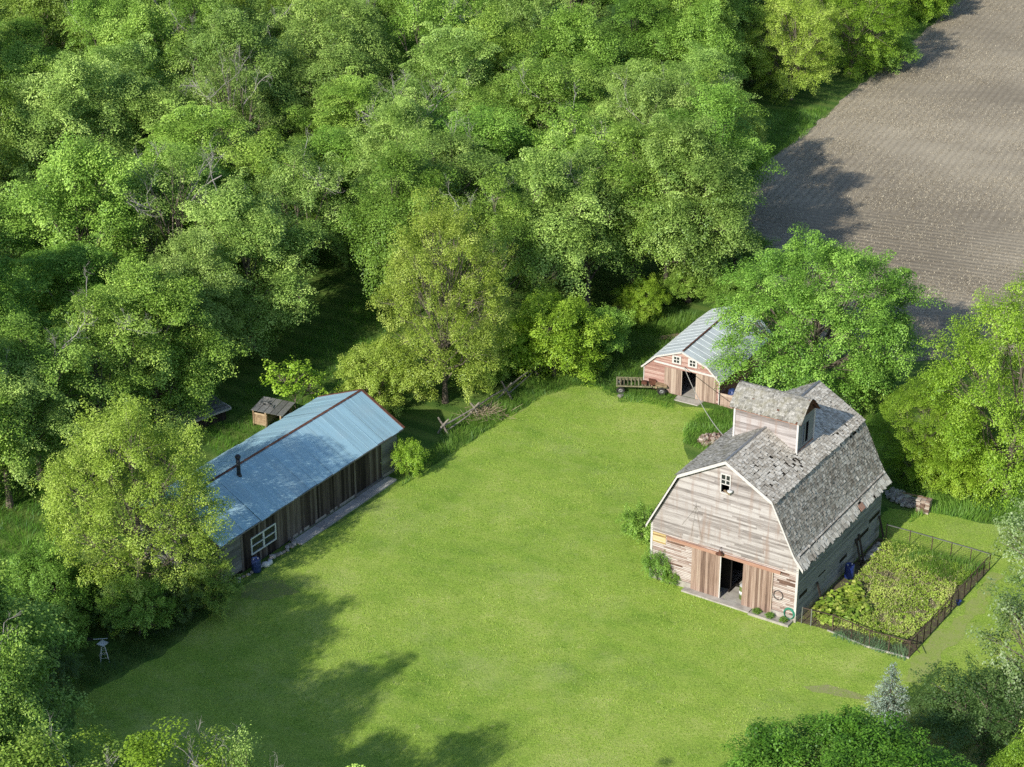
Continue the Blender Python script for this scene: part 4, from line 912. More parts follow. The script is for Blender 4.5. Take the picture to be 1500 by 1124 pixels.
def bigleaf(name, loc, R, n, size, mat, seed, label, cat, group=None, h=.5):
    r = np.random.default_rng(seed); root = empty(name, (loc[0], loc[1], 0), r.uniform(0, 6), label, cat, group); V = []; T = []
    d = r.normal(size=(n, 3)); d[:, 2] = abs(d[:, 2])*.9+.2; d /= np.linalg.norm(d, axis=1)[:, None]; q = r.random(n)**.4
    P = d*q[:, None]*np.array([R, R, h*1.6]); N = d*.5+np.array([0, 0, .7])+r.normal(0, .3, (n, 3)); N /= np.linalg.norm(N, axis=1)[:, None]
    quad_leaves(V, T, P, N, size*r.uniform(.7, 1.3, n), np.clip(r.normal(.5, .25, n), 0, 1), r, .8)
    link('foliage', mesh_np(name+'_leaves', np.concatenate(V), np.arange(4*n).reshape(-1, 4), [mat], np.concatenate(T)), root)
    mb = MB()
    for k in range(8): a = r.uniform(0, 6.28); mb.tube([(0, 0, .0), (R*.5*math.cos(a), R*.5*math.sin(a), h*.8)], .015, 4, .5)
    mb.build('stem', LM['rhubarb'], root); return root
for k, (u, v, R) in enumerate(((1.1, 1.5, .75), (1.9, 2.6, .8), (1.2, 3.5, .8), (2.2, 3.9, .7), (1.5, 5.0, .7), (.9, 2.4, .6), (1.7, 1.2, .6), (2.6, 1.9, .7), (2.9, 3.1, .65))):
    p = at_barn(u, v); bigleaf('broadleaf_plant', p, R*1.1, 120, .32, LM['rhubarb'], 140+k,
        ['broad leaved plant at the garden corner nearest the barn corner', 'second broad leaved plant from the front fence along the barn wall', 'broad leaved plant against the barn wall midway to the blue barrel', 'yellowest broad leaved plant on the weedy side of the clump', 'broad leaved plant in front of the blue barrel', 'small broad leaved plant tight against the barn wall behind the corner plant', 'low broad leaved plant just inside the front fence post', 'broad leaved plant bordering the weeds near the front fence', 'broad leaved plant bordering the weeds, farther from the front fence'][k], 'plant', 'broad leaved plants beside the barn wall')
barrel(at_barn(.55, 6.6), .31, .95, M['blue'], 'bright blue plastic barrel standing in the garden against the barn side')
for k, (v, hh) in enumerate(((8.35, 1.75), (8.75, 1.9), (12.0, 1.7), (2.6, 1.5))):
    mb = MB(); mb.beam((.62, v, 0), (.08, v+.1, hh), .16, .05, .2); o = mb.build('leaning_plank', M['shed_boards'], None); o.location = (BX, BY, 0); o.rotation_euler.z = BT
    tag(o, ['dark plank leaning on the barn side, nearer the blue barrel of the pair', 'taller dark plank leaning on the barn side beyond its neighbour', 'dark plank leaning at the rear corner of the barn side', 'short dark plank leaning on the barn side behind the broad leaved plants'][k], 'plank')
for k in range(8):
    u, v = .45+.1*(k % 3), 9.0+k*.33; p = at_barn(u, v, .1); rock(p, .2+.05*(k % 3), 'pale stone at the foot of the barn side beyond the blue barrel', 'stones along the barn side', k)
# fence
fen = empty('garden_fence', (BX, BY, 0), BT, 'rusty wire garden fence on thin posts around the weedy garden', 'fence')
FL = [(.35, .1), (.95, .14), (2.3, .3), (3.6, .1), (4.83, -.1), (6.0, 0), (7.26, .06)]
FR = [(7.26, .06)]+[(7.26+.33*t, .06+12.2*t) for t in np.linspace(0, 1, 13)[1:]]
FB = [(7.59, 12.26), (6.3, 12.3), (5.0, 12.3), (3.7, 12.3), (2.2, 12.3), (.6, 12.26)]
FH = 1.12
for run, st_ in ((FL, 0), (FR, 1), (FB, 1)):
    for (u, v) in run[st_:]:
        mb = MB(); mb.beam((u, v, 0), (u+rng.normal(0, .02), v+rng.normal(0, .02), FH+.06), .055, .055); mb.build('post', M['fence_iron'] if run is not FL or u > 1.5 else M['steel'], fen)
for run in (FL, FR, FB):
    wires = MB(); hs = np.linspace(.06, FH-.03, 9)
    for (a, b) in zip(run, run[1:]):
        A, B = np.array(a), np.array(b); Ln = np.linalg.norm(B-A)
        for h in hs: wires.beam((*A, h), (*B, h), .006, .006, rng.random())
        for t in np.arange(0, Ln, .16): p = A+(B-A)*t/Ln; wires.beam((*p, .04), (*p, FH-.02), .005, .005, rng.random())
    wires.build('wire_mesh', M['fence_iron'], fen)
    mb = MB()
    for (a, b) in zip(run, run[1:]): mb.beam((*a, FH), (*b, FH), .05, .05)
    mb.build('top_rail', M['fence_iron'] if run is not FB else M['steel'], fen)
mb = MB(); mb.beam((4.6, -.2, .05), (7.3, -.02, .05), .08, .1); mb.beam((2.0, .2, .04), (4.6, -.16, .04), .06, .08); mb.build('base_board', M['concrete'], fen)
mb = MB(); mb.beam((7.05, .2, FH), (7.9, .1, .55), .04, .04); mb.beam((7.26, .1, FH-.05), (6.4, 1.0, .2), .04, .04); mb.build('corner_brace', M['fence_iron'], fen)
p = at_barn(7.52, 7.2, 0); mb = MB(); mb.lathe([(.13, .0), (.17, .3), (.18, .31), (.16, .3), (.11, .03)], (0, 0, 0), 14, .5); o = mb.build('blue_bucket', M['blue'], None, True); o.location = (p[0], p[1], .0); tag(o, 'small blue bucket standing at the right garden fence', 'bucket')

# ------------------------------------------------------------------ pole fences, brush
def pole(mb, p, q, r_=.07): 
    p, q = Vector(p), Vector(q); m = (p+q)/2+Vector((rng.normal(0, .05), rng.normal(0, .05), rng.normal(0, .05))); mb.tube([p, m, q], [r_, r_*.9, r_*.75], 7)
A = [np.array(G(*q)) for q in ((650, 637), (695, 612), (742, 583), (783, 552))]
pf = empty('pole_fence', (A[0][0], A[0][1], 0), 0, 'fallen grey pole fence on crossed posts between lawn and trees', 'fence')
rel = [a-A[0] for a in A]
for i, a in enumerate(rel):
    mb = MB(); n = np.array([.8, -.6]); pole(mb, (*(a-n*.5), 0), (*(a+n*.45), 1.35), .085); pole(mb, (*(a+n*.5), 0), (*(a-n*.5), 1.25), .085); mb.build('crossed_posts', M['grey_wood'], pf)
for a, b in zip(rel, rel[1:]):
    d = (b-a); mb = MB(); pole(mb, (*(a-d*.08), .72), (*(b+d*.05), .80), .07); mb.build('rail', M['grey_wood'], pf)
    mb = MB(); pole(mb, (*(a+d*.02), .2), (*(b-d*.1), .5), .06); mb.build('rail', M['grey_wood'], pf)
A = [np.array(G(*q)) for q in ((872, 490), (918, 463))]
pf = empty('pole_fence', (A[0][0], A[0][1], 0), 0, 'short run of grey fence poles under the small tree left of the red barn', 'fence')
d = A[1]-A[0]; n = np.array([-d[1], d[0]])/np.linalg.norm(d)
for k in range(4): mb = MB(); pole(mb, (*(n*.15*k), .5+.1*k), (*(d+n*.12*k), .9+.08*k), .07); mb.build('rail', M['grey_wood'], pf)
for t in (.1, .9): mb = MB(); pole(mb, (*(d*t-n*.3), 0), (*(d*t+n*.5), 1.4), .07); mb.build('post', M['grey_wood'], pf)
mb = MB(); r = np.random.default_rng(150)
for k in range(150):
    a = r.uniform(0, 6.28); p = Vector((r.normal(0, .7), r.normal(0, .5), r.uniform(.05, .5))); q = p+Vector((math.cos(a)*r.uniform(.4, 1.1), math.sin(a)*r.uniform(.4, 1.1), r.uniform(-.1, .55))); mb.tube([p, q], [.018, .007], 4)
o = mb.build('brush_heap', M['brush'], None); o.location = (*G(712, 612), 0); tag(o, 'tangle of dry brown brush beside the fallen pole fence', 'brush')
grass('tall_grass', [rough_poly(GP([(690, 628), (735, 618), (750, 598), (720, 590), (690, 600)]), .4, .3, 21)], 70, .8, .05, LM['grass'], 'tall grass growing up through the dry brush heap', seed=31, gap=.3)

# ------------------------------------------------------------------ hutch and low roof behind the shed
hx, hy = G(392, 627); hu = empty('wooden_hutch', (hx, hy, 0), -.42, 'open tan wooden hutch with a tin lid behind the long shed', 'hutch')
mb = MB(); 
for x in (-1.1, -.1, 1.15):
    for y in (0, 1.5): mb = MB(); mb.bx(x-.06, x+.06, y-.06, y+.06, 0, 1.25); mb.build('post', M['tan_wood'], hu)
mb = MB(); hboards(mb, lambda z: (-1.1, 0), .1, 1.05, .2, front, (), .02, 2, .02, 0, 0, 160); hboards(mb, lambda z: (0, 1.5), .1, 1.05, .2, lambda u, z, d: (-1.12-d, u, z), (), .02, 2, .02, 0, 0, 161); hboards(mb, lambda z: (0, 1.5), .1, 1.05, .2, lambda u, z, d: (-.1+d, u, z), (), .02, 2, .02, 0, 0, 163); mb.build('plank_sides', M['tan_wood'], hu)
mb = MB(); mb.bx(-1.1, 1.15, 1.49, 1.52, .1, 1.1, .2); mb.build('back_boards', M['shed_boards'], hu)
mb = MB(); r = np.random.default_rng(162)
for k in range(5): x = -1.25+k*.53; mb.hexa([(x, -.1, 1.22), (x+.5, -.1, 1.24), (x+.5, 1.75, 1.5), (x, 1.75, 1.48), (x, -.1, 1.25), (x+.5, -.1, 1.27), (x+.5, 1.75, 1.53), (x, 1.75, 1.51)])
for k in range(7): mb.box((r.uniform(-1.1, .4), r.uniform(.5, 1.6), 1.55), (.5, .1, .04), r.uniform(0, 3))
mb.build('tin_lid', M['steel'], hu)
hx, hy = G(306, 625); ls = empty('low_shed', (hx, hy, 0), .75, 'low dark board roof half hidden under the trees left of the hutch', 'shed')
mb = MB(); mb.bx(-2.0, 1.6, .1, 1.9, 0, .8, .3); mb.build('wall', M['shed_boards'], ls)
mb = MB()
for k in range(10): mb.hexa([(-2.2, -.1+k*.22, .85+k*.035), (1.9, -.1+k*.22, .85+k*.035), (1.9, .11+k*.22, .87+k*.035), (-2.2, .11+k*.22, .87+k*.035), (-2.2, -.1+k*.22, .89+k*.035), (1.9, -.1+k*.22, .89+k*.035), (1.9, .11+k*.22, .91+k*.035), (-2.2, .11+k*.22, .91+k*.035)])
mb.build('roof', M['shed_grey'], ls)
mb = MB(); mb.bx(1.9, 1.96, -.1, 2.1, .82, 1.0, .9); mb.bx(-2.2, 1.96, -.16, -.1, .8, .92, .9); mb.build('edge_board', M['white_trim'], ls)

# ------------------------------------------------------------------ garden windmill and the round thing in the bushes
wm = empty('garden_windmill', (*G(153, 968), 0), .3, 'small white ornamental garden windmill standing in shaded weeds at the lawn edge', 'windmill')
mb = MB()
for sx in (-1, 1):
    for sy in (-1, 1): mb.beam((sx*.26, sy*.26, 0), (sx*.05, sy*.05, 1.18), .028, .028, .8)
for h, w in ((.3, .21), (.62, .155), (.9, .1)):
    for k in range(4): a = [(1, 1), (-1, 1), (-1, -1), (1, -1)]; mb.beam((a[k][0]*w, a[k][1]*w, h), (a[(k+1) % 4][0]*w, a[(k+1) % 4][1]*w, h), .015, .015, .7)
mb.build('tower', M['pale_metal'], wm)
mb = MB(); mb.box((0, 0, 1.19), (.5, .5, .035), .78, .9); mb.build('platform', M['pale_metal'], wm)
mb = MB(); mb.beam((0, 0, 1.2), (0, 0, 1.5), .03, .03, .5); mb.beam((-.5, .1, 1.5), (.3, -.05, 1.5), .03, .03, .9); mb.build('shaft', M['pale_metal'], wm)
mb = MB()
for k in range(10):
    t = k*2*math.pi/10; c, s = math.cos(t), math.sin(t); mb.poly([(.32, c*.06-.05, 1.5+s*.06), (.34, c*.3-s*.05-.05, 1.5+s*.3+c*.05), (.30, c*.3+s*.05-.05, 1.5+s*.3-c*.05)], .5)
mb.build('rotor', M['dark_steel'], wm)
mb = MB(); mb.poly([(-.5, .1, 1.42), (-.85, .17, 1.36), (-.85, .17, 1.66), (-.5, .1, 1.58)], .3); mb.build('tail', M['dark_steel'], wm)
mb = MB(); mb.lathe([(.05, .14), (.3, .1), (.42, .0), (.44, .02), (.3, .14), (.05, .18)], (0, 0, 0), 18, .5); mb.tube([(0, 0, .1), (0, 0, -.9)], .03, 6, .3); mb.tube([(0, 0, .02), (.25, 0, -.3)], .02, 6, .3)
o = mb.build('garden_dish', M['pale_metal'], None, True); o.location = (*G(241, 900), .95); o.rotation_euler = (.9, .3, .4); tag(o, 'pale round dish on a stake half buried in shaded bushes', 'dish')
# ------------------------------------------------------------------ trees
def crown(seed, R, H, z0, nl, cpl, lpc, leaf, cr=.95, droop=.25, lobe=(.27, .44), low=-.35, flat=.7, taper=1.0, scatter=.12, asp=.58, frond=1.0):
    """crown made of lobes > sprays > leaves; returns leaf quads and the skeleton points"""
    r = np.random.default_rng(seed); zc = (z0+H)/2; Rz = (H-z0)/2
    g = (1+5**.5)/2; k = np.arange(nl)+.5; ct = 1-2*k/nl*(1-(low+1)/2 if low > -1 else 1); ph = 2*np.pi*k/g+r.uniform(0, 6)
    ct = np.clip(ct+r.normal(0, .1, nl), low, 1); st = np.sqrt(1-ct**2)
    D = np.stack([st*np.cos(ph), st*np.sin(ph), ct], 1)
    q = r.uniform(.56, .8, nl); rl = R*r.uniform(*lobe, nl)
    wz = np.where(D[:, 2] > 0, 1-(1-taper)*D[:, 2], 1.0)
    Lc = D*q[:, None]*np.array([R, R, Rz])*np.stack([wz, wz, np.ones(nl)], 1)+np.array([0, 0, zc])
    Lc = np.vstack([Lc, [[0, 0, zc+.2*Rz]]]); rl = np.append(rl, R*.38); nl += 1
    Cs = []; Os = []; Li = []
    for i in range(nl):
        m = max(5, int(cpl*(rl[i]/(R*.45))**2)); d = r.normal(size=(m, 3)); d[:, 2] += .25; out = (Lc[i]-np.array([0, 0, zc-.3*Rz])); out /= np.linalg.norm(out)+1e-6
        d /= np.linalg.norm(d, axis=1)[:, None]; d += out*.55; d /= np.linalg.norm(d, axis=1)[:, None]
        s = rl[i]*r.uniform(.62, 1.08, m); s *= np.where(r.random(m) < scatter, 1.22, 1)
        c = Lc[i]+d*s[:, None]*np.array([1, 1, min(1.15, Rz/R)])
        ins = np.zeros(m, bool)
        for j in range(nl):
            if j != i: ins |= np.linalg.norm(c-Lc[j], axis=1) < rl[j]*.62
        k = ~ins | (r.random(m) < .12); k &= c[:, 2] > z0*.7+.25
        Cs.append(c[k]); Os.append(d[k]); Li.append(np.full(k.sum(), i))
    C = np.concatenate(Cs); O = np.concatenate(Os); I = np.concatenate(Li); n = len(C)
    up = np.array([0, 0, 1.]); ax = O*.6+up*.55; ax /= np.linalg.norm(ax, axis=1)[:, None]
    sz = cr*r.uniform(.6, 1.35, n); cnt = np.maximum(6, (lpc*(sz/cr)**2)).astype(int); idx = np.repeat(np.arange(n), cnt); m = len(idx)
    e = r.normal(size=(m, 3)); e /= np.linalg.norm(e, axis=1)[:, None]; rad = r.random(m)**.36
    # each spray is a frond: long outwards, narrow sideways, thin, tip hanging
    f1 = O*np.array([1, 1, .45])+r.normal(0, .3, (n, 3))+np.array([0, 0, .12]); f1 /= np.linalg.norm(f1, axis=1)[:, None]
    f2 = np.cross(np.broadcast_to(up, (n, 3)), f1); f2 /= np.linalg.norm(f2, axis=1)[:, None]+1e-6; f3 = np.cross(f1, f2)
    ln = frond*r.uniform(.75, 1.35, n); wd = r.uniform(.6, 1.05, n)/frond**.3; th = flat*r.uniform(.6, 1.2, n)/frond**.3
    s_ = sz[idx]; c1 = e[:, 0]*rad*s_*ln[idx]; c2 = e[:, 1]*rad*s_*wd[idx]*(1-.35*np.clip(e[:, 0], 0, 1)); c3 = e[:, 2]*rad*s_*th[idx]
    p = f1[idx]*c1[:, None]+f2[idx]*c2[:, None]+f3[idx]*c3[:, None]
    p[:, 2] -= droop*np.clip(c1+.3*s_, 0, None)**2/np.maximum(s_*ln[idx], .1)
    P = C[idx]+p; a = ax[idx]
    N = f3[idx]*(.55+.5*e[:, 2:3])+f1[idx]*(e[:, 0:1]*.45)+f2[idx]*(e[:, 1:2]*.45)+O[idx]*.25+up*.15+r.normal(0, .24, (m, 3)); N /= np.linalg.norm(N, axis=1)[:, None]
    ct_ = np.clip(r.normal(.5, .22, n), .02, .98); t = np.clip(ct_[idx]*.6+r.normal(.2, .10, m)+.5*(rad-.75)+.03, 0, 1)  # inner leaves darker: shade inside each spray is put into the tint
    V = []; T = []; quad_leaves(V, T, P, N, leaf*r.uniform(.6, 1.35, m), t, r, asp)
    return V[0], T[0], Lc, rl, C, I
def skeleton(seed, H, z0, Lc, C, I, tr, frac=.5, twig=.022, lean=.3):
    r = np.random.default_rng(seed); mb = MB(); zt = z0+(H-z0)*.62; ph = r.uniform(0, 6, 2)
    tp = lambda z: Vector((lean*math.sin(z*.45+ph[0])*z/H, lean*math.sin(z*.38+ph[1])*z/H, z))
    zs = np.linspace(0, zt, 8); mb.tube([tp(z) for z in zs], [tr*(1.35 if k == 0 else 1-.75*k/7) for k in range(8)], 8)
    for i, c in enumerate(Lc):
        z = float(np.clip(z0*.55+(c[2]-z0*.55)*r.uniform(.25, .6), z0*.35, zt*.95)); s = tp(z); e = Vector(c); mid = s.lerp(e, .5)+Vector((r.normal(0, .25), r.normal(0, .25), -.12*(e-s).length*.5))
        rr = tr*.42*(1-.5*z/H); mb.tube([s, s.lerp(mid, .5)+Vector((0, 0, .05)), mid, mid.lerp(e, .5), e], [rr, rr*.8, rr*.62, rr*.45, rr*.3], 6)
        ks = np.where(I == i)[0]; ks = ks[r.random(len(ks)) < frac]
        for k in ks:
            q = Vector(C[k]); b = mid.lerp(e, r.uniform(.2, 1)); m2 = b.lerp(q, .55)+Vector((r.normal(0, .12), r.normal(0, .12), .08)); mb.tube([b, m2, q], [twig*1.8, twig, twig*.35], 4, None, 0, False)
    return mb
def bare_branches(seed, base, direction, length, depth=4, r0=.06):
    r = np.random.default_rng(seed); mb = MB()
    def rec(p, d, L, rad, k):
        pts = [p]; dd = d.copy()
        for j in range(4): dd = (dd+Vector(r.normal(0, .16, 3))+Vector((0, 0, .05))).normalized(); pts.append(pts[-1]+dd*L/4)
        mb.tube(pts, list(np.linspace(rad, rad*.5, 5)), 4 if k < 3 else 5, None, 0, False)
        if k == 0: return
        for j in range(3 if k > 1 else 4):
            q = pts[r.integers(1, 5)]; nd = (dd+Vector(r.normal(0, .55, 3))).normalized(); rec(q, nd, L*r.uniform(.45, .72), rad*.5, k-1)
    rec(Vector(base), Vector(direction).normalized(), length, r0, depth); return mb

PROTO = {}
def proto(key, mats, R, H, z0, nl, cpl, lpc, leaf, tr=.22, frac=.5, seed=1, dead=0, **kw):
    v, t, Lc, rl, C, I = crown(seed, R, H, z0, nl, cpl, lpc, leaf, **kw)
    cm = mesh_np('crown_'+key, v, np.arange(len(v)).reshape(-1, 4), [LM[mats]], t)
    mb = skeleton(seed+500, H, z0, Lc, C, I, tr, frac); tmp = mb.build('trunk_'+key, M['bark']); tm = tmp.data; bpy.data.objects.remove(tmp)
    dm = []
    r = np.random.default_rng(seed+900)
    for k in range(dead):
        a = r.uniform(0, 6.28); el = r.uniform(.5, 1.3)
        s = (math.cos(a)*R*.3, math.sin(a)*R*.3, z0+(H-z0)*r.uniform(.5, .75)); mbb = bare_branches(seed+k, s, (math.cos(a)*math.cos(el), math.sin(a)*math.cos(el), math.sin(el)), R*r.uniform(.5, .75), 4, .07)
        tmp = mbb.build('dead_'+key, M['dead']); dm.append(tmp.data); bpy.data.objects.remove(tmp)
    PROTO[key] = (cm, tm, dm, R, H)
proto('wood_a', 'mid', 4.9, 14.5, 1.2, 16, 17, 480, .15, .26, .3, 11, cr=1.35, droop=.4, low=-.65, frond=1.45, flat=.6, scatter=.15)
proto('wood_b', 'mid', 5.2, 15.5, 1.4, 14, 19, 480, .15, .28, .3, 12, cr=1.3, droop=.6, lobe=(.30, .48), low=-.65, frond=1.6, flat=.58, scatter=.15)
proto('wood_c', 'mid', 4.5, 13.5, .8, 14, 19, 450, .145, .24, .3, 13, cr=1.25, droop=.3, taper=.75, low=-.7, lobe=(.3, .48), frond=1.3, flat=.62, scatter=.15)
proto('wood_d', 'mid', 5.4, 14.8, 1.3, 18, 15, 480, .15, .28, .3, 14, dead=1, cr=1.4, droop=.6, lobe=(.26, .42), low=-.65, frond=1.55, flat=.58, scatter=.2)
proto('wood_e', 'mid', 5.0, 15.0, 1.6, 15, 14, 400, .15, .27, .5, 15, dead=2, cr=1.2, droop=.45, lobe=(.26, .42), low=-.6, frond=1.55, flat=.58, scatter=.2)
proto('sparse', 'pale', 4.8, 13.8, 2.5, 13, 11, 200, .14, .26, .9, 16, dead=4, cr=1.0, droop=.3, lobe=(.26, .4), low=-.5, frond=1.5, flat=.6)
proto('yellow_a', 'yellow', 5.6, 13.6, .4, 26, 28, 250, .115, .24, .5, 17, cr=.8, droop=.12, scatter=.15, low=-.85, taper=.62, lobe=(.32, .48), frond=1.15, flat=.75)
proto('yellow_b', 'yellow', 5.6, 15.2, .4, 28, 27, 250, .115, .25, .5, 18, cr=.8, droop=.12, scatter=.15, low=-.85, taper=.65, lobe=(.32, .48), frond=1.15, flat=.75)
proto('lime_a', 'lime', 6.0, 13.5, .3, 26, 23, 300, .125, .26, .45, 19, cr=.98, droop=.25, low=-.88, lobe=(.29, .46), frond=1.35, flat=.6)
proto('walnut', 'dense', 7.3, 12.4, .8, 38, 25, 400, .135, .32, .25, 20, cr=1.05, droop=.4, low=-.65, lobe=(.30, .40), flat=.6, frond=1.3)
proto('maple', 'maple', 5.9, 10.0, 1.0, 44, 34, 340, .115, .3, .2, 21, cr=.75, droop=.25, low=-.35, lobe=(.30, .38), frond=1.1, flat=.65, scatter=.05)
proto('shrub_a', 'lime', 3.1, 5.6, .2, 18, 24, 230, .115, .11, .3, 22, cr=.62, droop=.15, low=-.8, lobe=(.30, .46), frond=1.25, scatter=.15)
proto('shrub_b', 'dense', 2.2, 3.2, .1, 12, 15, 140, .115, .08, .5, 23, cr=.55, droop=.2, low=-.7, lobe=(.3, .5), frond=1.5, scatter=.3)
proto('dark_bush', 'dark', 3.4, 5.6, .2, 15, 16, 170, .125, .12, .5, 24, cr=.66, droop=.2, low=-.7, lobe=(.3, .5), frond=1.5, scatter=.25)
proto('silver', 'silver', 5.4, 8.6, 1.8, 18, 12, 100, .17, .2, 1.0, 25, cr=.8, droop=.1, lobe=(.3, .5), scatter=.4, asp=.7, frond=1.7)
proto('sapling', 'lime', 1.5, 3.7, .7, 8, 8, 40, .17, .05, 1.0, 26, cr=.42, droop=.1, lobe=(.3, .5), scatter=.35, frond=1.3)
proto('bare_mix', 'pale', 4.6, 12.0, 2.0, 13, 11, 120, .135, .24, 1.0, 27, dead=5, cr=.9, droop=.15, lobe=(.28, .44), frond=1.6)
nleaf = {k: len(p[0].vertices)//4 for k, p in PROTO.items()}; print('leaves', nleaf, sum(nleaf.values()))

def place(key, x, y, H, R, label, cat='tree', group=None, name=None, mat=None, rz=None, trunk=True):
    cm, tm, dm, R0, H0 = PROTO[key]
    root = empty(name or 'broadleaf_tree', (x, y, 0), rng.uniform(0, 6.28) if rz is None else rz, label, cat, group)
    root.scale = (R/R0, R/R0, H/H0)
    c = link('crown', cm, root)
    if mat: c.material_slots[0].link = 'OBJECT'; c.material_slots[0].material = LM[mat]
    if trunk: link('trunk', tm, root)
    for d in dm: link('dead_limb', d, root)
    return root
def placepx(key, px, py, H, R, label, **kw): x, y = G(px, py); return place(key, x, y, H, R, label, **kw)

# named trees of the yard
placepx('yellow_a', 210, 878, 13.2, 5.15, 'large yellow-green maple at the near end of the long shed', mat='yellow', rz=.4)
placepx('yellow_b', 652, 590, 15.2, 4.7, 'tall yellow-green tree in seed standing behind the fallen pole fence', rz=1.2)
placepx('shrub_a', 556, 598, 5.4, 2.5, 'dense yellow-green shrub at the far end of the long shed roof', cat='shrub', name='leafy_shrub', mat='yellow')
placepx('shrub_a', 812, 552, 6.8, 3.4, 'round lime green shrub tree between the pole fences', cat='shrub', name='leafy_shrub')
placepx('shrub_a', 870, 530, 4.5, 2.4, 'darker green shrub right of the round lime green shrub', cat='shrub', name='leafy_shrub', mat='dense')
placepx('shrub_a', 938, 470, 3.4, 1.8, 'small lime green tree over the short fence poles left of the red barn', name='small_tree')
placepx('walnut', 1188, 590, 12.6, 7.1, 'wide round bright green tree behind the big barn and over the red barn roof', rz=2.2)
placepx('lime_a', 1475, 728, 15.2, 5.4, 'tall lime green tree at the right behind the garden', rz=.9)
placepx('lime_a', 1350, 700, 7.0, 3.6, 'lower spreading lime green tree left of the tall one at the right', rz=2.0)
placepx('shrub_a', 1405, 716, 4.2, 2.6, 'low lime green bush at the foot of the tall right tree', cat='shrub', name='leafy_shrub')
placepx('lime_a', 1570, 650, 13.0, 5.0, 'lime green tree cut by the right edge behind the garden', rz=3)
placepx('lime_a', 1158, 146, 12.2, 5.0, 'left of the two yellow-green trees at the field corner', mat='yellow', rz=1)
placepx('lime_a', 1245, 108, 12.4, 5.3, 'right of the two yellow-green trees at the field corner', rz=4)
placepx('shrub_a', 1340, 28, 7.0, 4.0, 'lime green bush against the far field edge near the top', cat='shrub', name='leafy_shrub')
placepx('shrub_b', 1300, 100, 3.6, 2.8, 'low bright green bush right of the field corner trees', cat='shrub', name='leafy_shrub')
placepx('shrub_a', 1080, 225, 4.2, 2.4, 'yellowish bush at the left end of the grassy field corner gap', cat='shrub', name='leafy_shrub', mat='yellow')
placepx('sapling', 432, 612, 4.4, 1.8, 'young lime green sapling right of the wooden hutch', name='small_tree')
placepx('shrub_b', 599, 697, 2.6, 1.0, 'small lime green bush at the far front corner of the long shed', cat='shrub', name='leafy_shrub', mat='lime')
placepx('maple', 1225, 1368, 10.5, 6.8, 'dense dark green maple at the bottom right edge', rz=.3)
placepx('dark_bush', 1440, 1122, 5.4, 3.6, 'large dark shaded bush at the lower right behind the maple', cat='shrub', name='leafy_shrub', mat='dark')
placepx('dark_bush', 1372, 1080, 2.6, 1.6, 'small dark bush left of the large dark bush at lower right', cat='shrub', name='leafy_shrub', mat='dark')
placepx('maple', 1520, 1340, 10.0, 3.6, 'bright lime green tree top poking in at the bottom right corner', mat='lime')
placepx('silver', 1535, 1075, 8.2, 4.6, 'silvery leaved tree reaching in from the right edge below the garden', rz=.5)
placepx('silver', 1555, 915, 8.5, 4.2, 'silvery leaved tree at the right edge level with the garden fence', rz=2.6)
# shrubs along the left lawn edge, in shade
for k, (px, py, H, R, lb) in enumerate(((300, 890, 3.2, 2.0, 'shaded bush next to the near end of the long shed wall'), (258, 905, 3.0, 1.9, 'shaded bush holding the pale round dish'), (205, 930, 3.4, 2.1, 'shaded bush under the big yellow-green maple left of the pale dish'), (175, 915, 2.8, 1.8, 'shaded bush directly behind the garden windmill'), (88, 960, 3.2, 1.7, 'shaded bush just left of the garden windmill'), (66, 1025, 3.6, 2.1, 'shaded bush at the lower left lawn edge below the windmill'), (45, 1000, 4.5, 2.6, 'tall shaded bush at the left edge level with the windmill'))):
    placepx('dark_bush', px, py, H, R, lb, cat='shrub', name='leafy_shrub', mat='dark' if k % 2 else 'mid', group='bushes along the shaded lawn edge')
placepx('shrub_a', 60, 925, 4.8, 2.8, 'sunlit green bush at the left edge above the shaded bushes', cat='shrub', name='leafy_shrub', mat='dense')
placepx('shrub_b', 120, 900, 3.2, 2.2, 'green bush left of the big yellow-green maple foot', cat='shrub', name='leafy_shrub')
placepx('bare_mix', 12, 1325, 12.4, 4.2, 'pale tree with bare grey twigs in the bottom left corner', rz=.4)
placepx('wood_e', 245, 1440, 13.8, 4.8, 'yellowish tree top along the bottom edge at left', mat='lime', rz=1.7)
placepx('bare_mix', 370, 1400, 11.8, 2.6, 'thin bare twigged tree top at the bottom edge right of the yellowish one', rz=2.7)
placepx('wood_a', -40, 1165, 14.5, 4.8, 'green tree at the left edge between the bushes and the corner tree', mat='mid')
placepx('wood_b', 5, 1375, 16.0, 3.8, 'tall green tree behind the bare twigged tree at the bottom left', mat='mid', rz=2)
# trees standing outside the frame on the left: their shadows fall across the lawn
for k, (px, py, H, R) in enumerate(((-150, 1200, 14.5, 5.2), (-120, 1300, 15.5, 5), (95, 1475, 14, 5), (-270, 1210, 14.5, 5.2), (-70, 1240, 15.5, 5.2), (500, 1575, 14.5, 4.0), (590, 1570, 14.0, 4.0), (-60, 1400, 16, 5.2))):
    placepx('wood_'+'abcd'[k % 4], px, py, H, R, 'shade tree standing beyond the lower edge of the yard, known by its shadow', group='trees beyond the lower edge', mat='mid')
